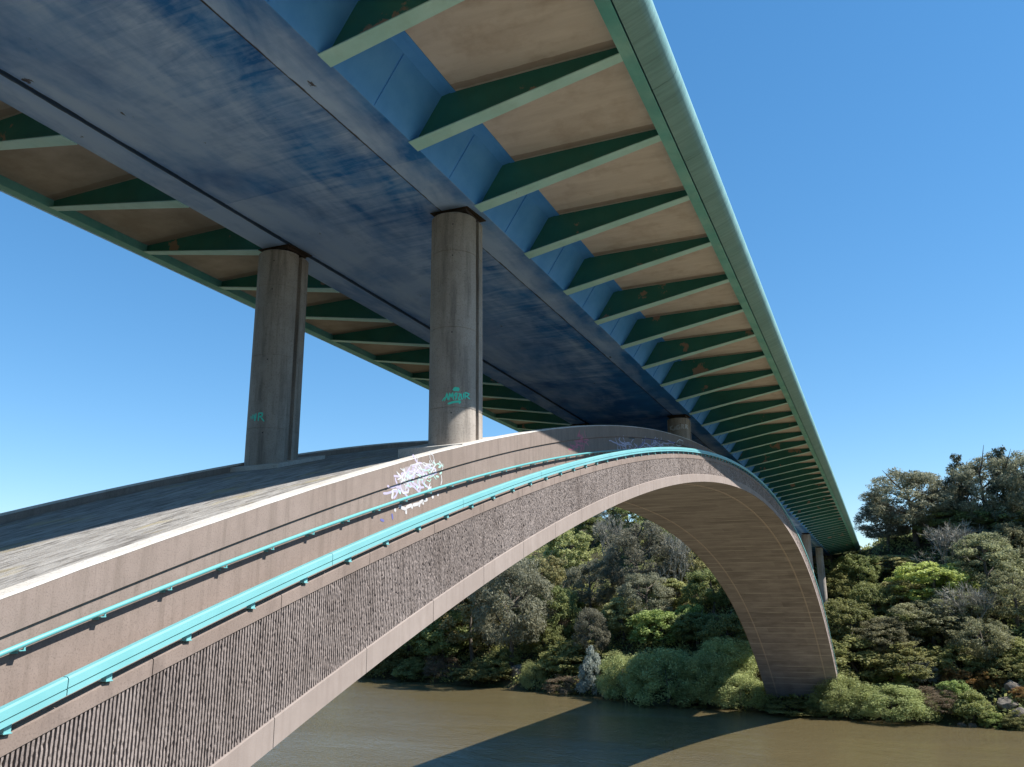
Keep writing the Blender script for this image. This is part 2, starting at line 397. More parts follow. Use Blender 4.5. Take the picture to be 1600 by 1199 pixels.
# ------------------------------------------------------------------ measured layout
TREES = [
    ('shrub', -119.4, 192.2, -19.2, 10.9, 15.6, 'dark olive shrub beside the lower edge of the arch at the waterside'),
    ('shrub', -108.2, 188.5, -19.49, 5.7, 11.1, 'low dark green shrub left of the brown waterside shrub'),
    ('brown_shrub', -99.2, 186.4, -18.76, 5.9, 9.6, 'brownish twiggy shrub on the waterline left of the rock'),
    ('broadleaf', -102.2, 191.4, -16.57, 15.4, 17.5, 'dark bushy tree behind the brownish waterside shrub'),
    ('shrub', -88.4, 182.8, -19.01, 4.5, 11.6, 'low green shrub on the waterline next to the grey rock'),
    ('fresh_tree', -93.5, 190.9, -15.6, 21.3, 19.5, 'soft green tree just left of the tall grey-green riverside pine'),
    ('pine', -80.0, 184.0, -16.92, 29.0, 19.9, 'tall grey-green pine by the river, the one right of the soft green tree'),
    ('pine', -97.4, 204.2, -8.66, 19.3, 18.5, 'dark pine rising behind the soft green tree by the arch edge'),
    ('willow', -72.2, 177.5, -19.65, 6.9, 6.4, 'small pale rounded bush right beside the grey waterside rock'),
    ('broadleaf', -71.4, 190.0, -11.52, 15.3, 12.0, 'dark bushy tree on the bank above the pale rounded bush'),
    ('fresh_tree', -80.5, 206.2, -4.66, 16.2, 11.5, 'yellowish green tree between the tall pine and the bare clearing'),
    ('fresh_tree', -77.9, 218.2, 2.6, 16.7, 13.6, 'fresh green tree whose top meets the underside of the arch'),
    ('broadleaf', -91.0, 218.8, 0.19, 10.8, 16.0, 'dark tree on the upper bank right below the arch band'),
    ('pine', -66.0, 201.3, -5.32, 14.9, 13.5, 'rounded dark pine left of the biggest pine under the arch'),
    ('pine', -59.5, 180.4, -14.8, 13.4, 8.9, 'slim grey pine standing in front of the shaded bank hollow'),
    ('brown_shrub', -71.7, 196.3, -8.17, 5.2, 9.3, 'reddish brown shrub on the bare clearing of the bank'),
    ('shrub', -66.0, 180.2, -16.26, 6.7, 11.2, 'dark green shrub low in the shaded bank hollow'),
    ('silver_shrub', -56.9, 172.0, -19.85, 10.3, 6.0, 'silvery upright shrub on the waterline left of the willow thicket'),
    ('brown_shrub', -63.4, 174.6, -19.86, 4.1, 9.5, 'low brown twiggy scrub left of the silvery upright shrub'),
    ('pine', -53.0, 198.6, -3.04, 21.7, 17.0, 'biggest dark pine seen through the arch, with a dome top'),
    ('pine', -48.8, 188.2, -7.7, 13.9, 14.3, 'lower spreading pine just in front of the biggest dome-topped pine'),
    ('bare_tree', -69.1, 226.9, 8.62, 14.2, 10.7, 'grey leafless tree left of the dome-topped pine, near the arch'),
    ('bare_tree', -43.5, 198.3, -2.34, 19.2, 10.4, 'grey leafless tree right of the dome-topped pine'),
    ('fresh_tree', -40.6, 202.0, 0.51, 13.0, 8.5, 'yellow-green tree tucked against the curve of the arch soffit'),
    ('fresh_tree', -57.0, 225.7, 10.0, 11.0, 10.5, 'pale green tree peeping over the dome-topped pine'),
    ('broadleaf', -34.2, 189.4, -4.3, 10.9, 11.2, 'very dark tree close to the arch soffit above the sunlit thicket'),
    ('fresh_tree', -54.0, 187.1, -10.43, 11.5, 11.7, 'bright green feathery tree in front of the dome-topped pine'),
    ('fresh_shrub', -44.3, 182.9, -10.09, 8.9, 12.3, 'yellow-green sunlit shrub on the bank above the willows'),
    ('fresh_shrub', -38.9, 186.0, -7.55, 7.1, 7.7, 'pale green sunlit bush at the right end of the sunlit thicket'),
    ('broadleaf', -28.8, 173.5, -12.42, 9.7, 10.6, 'shaded dark tree beside the left foot of the arch'),
    ('willow', -48.7, 168.5, -19.93, 10.2, 12.4, 'rounded willow bush at the left end of the shaded willow thicket'),
    ('willow', -39.2, 164.5, -20.07, 12.8, 17.0, 'largest willow bush, in the middle of the shaded thicket'),
    ('willow', -30.8, 161.7, -19.21, 10.4, 11.2, 'shaded willow bush between the largest willow and the sunlit one'),
    ('willow', -28.1, 167.7, -15.68, 9.7, 12.1, 'shaded willow bush up the bank behind the sunlit willow'),
    ('willow', -25.0, 160.4, -19.49, 6.9, 11.0, 'sunlit willow bush just left of the foot of the arch'),
    ('shrub', -34.6, 162.4, -20.31, 3.5, 7.1, 'small shaded bush overhanging the water in front of the willows'),
    ('broadleaf', -69.5, 252.6, 16.18, 13.6, 13.8, 'dark tree at the skyline just under the crown of the arch'),
    ('broadleaf', -80.6, 248.1, 13.4, 11.7, 13.8, 'dark tree filling the corner between the arch band and the grey leafless tree'),
    ('pine', -75.4, 251.6, 15.35, 14.2, 11.9, 'pine showing in the highest gap under the arch'),
    ('broadleaf', -55.3, 230.1, 11.85, 11.4, 12.4, 'dark tree behind the pale green tree under the arch'),
    ('grey_tree', -45.8, 204.8, 1.33, 10.7, 9.3, 'grey-green tree behind the leafless tree under the arch'),
    ('shrub', -83.9, 181.9, -18.52, 4.5, 10.3, 'dark waterside shrub directly left of the grey boulder'),
    ('broadleaf', -113.4, 194.8, -16.29, 9.5, 14.8, 'dark bushy tree behind the low shrubs at the arch edge'),
    ('shrub', -81.6, 184.1, -16.97, 5.9, 10.3, 'dark shrub under the tall grey-green riverside pine'),
    ('broadleaf', -73.0, 186.6, -14.17, 9.9, 10.3, 'dark leafy tree behind the pale rounded bush'),
    ('shrub', -62.6, 181.2, -14.93, 6.7, 11.2, 'shrub in the shaded hollow left of the slim grey pine'),
    ('broadleaf', -73.4, 201.0, -6.08, 8.5, 11.1, 'dark tree above the bare clearing of the bank'),
    ('shrub', -53.0, 175.4, -16.82, 6.4, 9.3, 'shaded shrub behind the silvery upright shrub'),
    ('fresh_tree', -45.1, 193.9, -4.4, 9.3, 10.2, 'light green tree between the two dome-topped pines and the leafless tree'),
    ('broadleaf', -36.3, 180.4, -10.5, 7.7, 10.6, 'dark tree behind the largest willow bush'),
    ('shrub', -6.4, 169.2, -12.23, 5.0, 9.3, 'shrub on the slope behind the far pier foot'),
    ('broadleaf', 3.4, 171.5, -9.46, 6.7, 10.4, 'dark leafy tree below the yellow-green trees of the right slope'),
    ('grey_tree', 12.3, 175.5, -6.8, 7.9, 11.6, 'grey-green tree just right of the bright lime tree'),
    ('shrub', 10.6, 164.3, -13.06, 5.1, 9.7, 'shrub above the rusty brown gorse bush'),
    ('shrub', 17.3, 161.7, -13.68, 4.0, 7.3, 'scrub bush directly above the upper pale boulder'),
    ('gorse', 18.5, 157.0, -16.52, 2.8, 5.0, 'brown gorse at the right edge between the boulders'),
    ('pine', 29.7, 197.2, 9.14, 20.6, 14.2, 'dark pine mostly outside the right edge of the picture'),
    ('fresh_shrub', 3.8, 155.2, -18.8, 3.9, 5.1, 'light shrub touching the right side of the big round willow'),
    ('shrub', -15.3, 158.4, -19.68, 2.5, 12.1, 'low shaded scrub at the foot of the arch'),
    ('willow', -8.0, 157.3, -19.26, 7.7, 9.6, 'pale willow bush right against the right side of the arch foot'),
    ('willow', -10.9, 157.4, -19.99, 3.4, 6.5, 'small pale willow spilling over the water under the arch foot'),
    ('willow', -0.3, 155.3, -19.85, 6.9, 12.4, 'big round sunlit willow bush on the waterline right of the arch'),
    ('willow', -4.7, 156.4, -19.6, 4.8, 8.4, 'low willow bush between the two pale willows right of the arch'),
    ('shrub', -5.0, 165.3, -14.61, 8.1, 13.5, 'dark shaded shrub behind the willows right of the arch'),
    ('broadleaf', -6.3, 173.1, -9.68, 9.2, 10.7, 'dark bushy tree right of the far pier leg'),
    ('fresh_shrub', -9.2, 177.0, -8.76, 1.8, 4.2, 'small fresh green bush touching the right edge of the arch'),
    ('shrub', -8.1, 187.1, -1.74, 7.0, 7.9, 'dark scrub beneath the far end of the deck'),
    ('broadleaf', -4.3, 190.4, 0.13, 8.7, 10.3, 'olive rounded tree next to the abutment under the deck'),
    ('shrub', -3.5, 212.5, 6.5, 3.5, 5.1, 'small pale green bush at the very end of the deck edge'),
    ('fresh_tree', 3.7, 182.5, -4.75, 7.6, 12.4, 'flat-topped olive green tree left of the bright lime tree'),
    ('fresh_tree', 3.0, 194.1, 2.64, 5.6, 12.0, 'yellowish green tree below the left hilltop pine'),
    ('lime_tree', 9.0, 182.0, -3.56, 10.6, 18.3, 'bright lime green tree in the middle of the right hillside'),
    ('pine', 8.2, 206.0, 10.29, 17.8, 24.3, 'broad hilltop pine standing against the sky, nearest to the deck'),
    ('pine', 2.4, 206.2, 9.37, 11.8, 13.2, 'shorter pine leaning out left of the broad hilltop pine'),
    ('pine', 13.9, 205.1, 10.06, 13.5, 13.3, 'pine crown at the right shoulder of the broad hilltop pine'),
    ('conifer', 17.8, 202.3, 9.79, 19.3, 12.5, 'dark pointed conifer right of the broad hilltop pine'),
    ('conifer', 26.0, 198.7, 9.33, 20.1, 14.4, 'dark conifer cut by the right edge of the picture'),
    ('pine', 22.1, 200.1, 9.54, 20.0, 14.6, 'dark pine between the two pointed hilltop conifers'),
    ('broadleaf', 16.5, 203.8, 9.91, 8.1, 17.9, 'dark tree in shade below the pointed hilltop conifers'),
    ('broadleaf', 25.2, 200.4, 10.76, 7.9, 15.9, 'dark tree below the conifer at the right edge'),
    ('bare_tree', 13.4, 190.6, 2.42, 12.2, 14.0, 'grey twiggy tree directly above the bright lime tree'),
    ('grey_tree', 18.6, 182.6, -1.27, 12.8, 14.4, 'widest grey-green tree on the right hillside, above the bright lime tree'),
    ('grey_tree', 18.2, 202.1, 9.77, 7.0, 14.9, 'grey-green tree below the dark shaded tree under the conifers'),
    ('grey_tree', 24.0, 190.4, 2.86, 10.8, 10.0, 'grey-green tree at the right edge under the hilltop trees'),
    ('grey_tree', 21.3, 174.4, -6.15, 10.4, 11.3, 'grey-green tree at the right edge, halfway down the hillside'),
    ('bare_tree', 13.8, 171.6, -9.33, 11.5, 11.2, 'grey twiggy tree right of and below the bright lime tree'),
    ('grey_tree', 7.6, 172.5, -9.46, 8.9, 14.9, 'olive grey tree straight below the bright lime tree'),
    ('grey_tree', 0.5, 168.4, -11.5, 7.7, 12.5, 'low spreading grey-green tree below the flat-topped olive tree'),
    ('shrub', 2.6, 163.0, -14.19, 6.2, 12.0, 'dark shrub above the silvery round shrub'),
    ('silver_shrub', 5.1, 161.6, -14.61, 4.1, 5.4, 'silvery round shrub on the lower right slope'),
    ('grey_tree', 15.0, 164.5, -12.47, 8.7, 10.6, 'grey-green tree above the rusty brown gorse'),
    ('gorse', 10.2, 159.9, -15.49, 4.2, 6.5, 'rusty brown gorse bush on the lower right slope'),
    ('gorse', 14.4, 160.1, -15.07, 3.9, 5.8, 'brown gorse bush just left of the big boulders'),
    ('brown_shrub', 6.6, 155.3, -18.4, 4.4, 6.7, 'brownish shrub by the water right of the big round willow'),
    ('fresh_shrub', 8.6, 156.7, -17.34, 4.7, 4.7, 'leafy green shrub between the silvery shrub and the waterside'),
    ('shrub', 11.0, 153.7, -18.95, 4.7, 6.3, 'grey-green shrub above the pale stones at the waterline'),
    ('fresh_shrub', 13.4, 152.5, -19.97, 2.9, 3.5, 'small light green bush on the waterline below the boulders'),
    ('shrub', 19.1, 163.9, -11.82, 5.0, 8.4, 'dark shrub at the right edge above the boulders'),
    ('shrub', 16.6, 151.7, -20.24, 3.1, 4.8, 'dark scrub on the waterline at the right edge'),
    ('fresh_shrub', 0.0, 162.5, -15.24, 3.1, 6.5, 'olive green shrub just above the big round willow'),
    ('broadleaf', -1.5, 179.4, -5.86, 8.4, 9.8, 'dark shaded tree left of the flat-topped olive tree'),
]
ROCKS = [
    (-78.4, 182.4, -17.58, 2.91, 4.95, 'grey boulder beside the small pale rounded bush'),
    (17.1, 159.2, -15.57, 2.03, 4.06, 'large pale boulder on the right bank, upper of the big ones'),
    (16.1, 155.6, -17.48, 1.98, 4.36, 'large boulder just below the upper pale boulder'),
    (17.0, 152.3, -19.24, 2.12, 3.85, 'boulder at the right edge close to the water'),
    (9.2, 152.6, -20.46, 0.59, 1.58, 'white stone at the waterline, left one of the pair'),
    (10.5, 152.6, -20.39, 0.59, 1.37, 'white stone at the waterline, right one of the pair'),
    (-52.2, 170.0, -19.86, 0.9, 3.86, 'flat pale rock at the water in front of the silvery upright shrub'),
    (-64.1, 174.4, -20.36, 0.95, 2.7, 'small pale rock at the water below the brown scrub'),
]
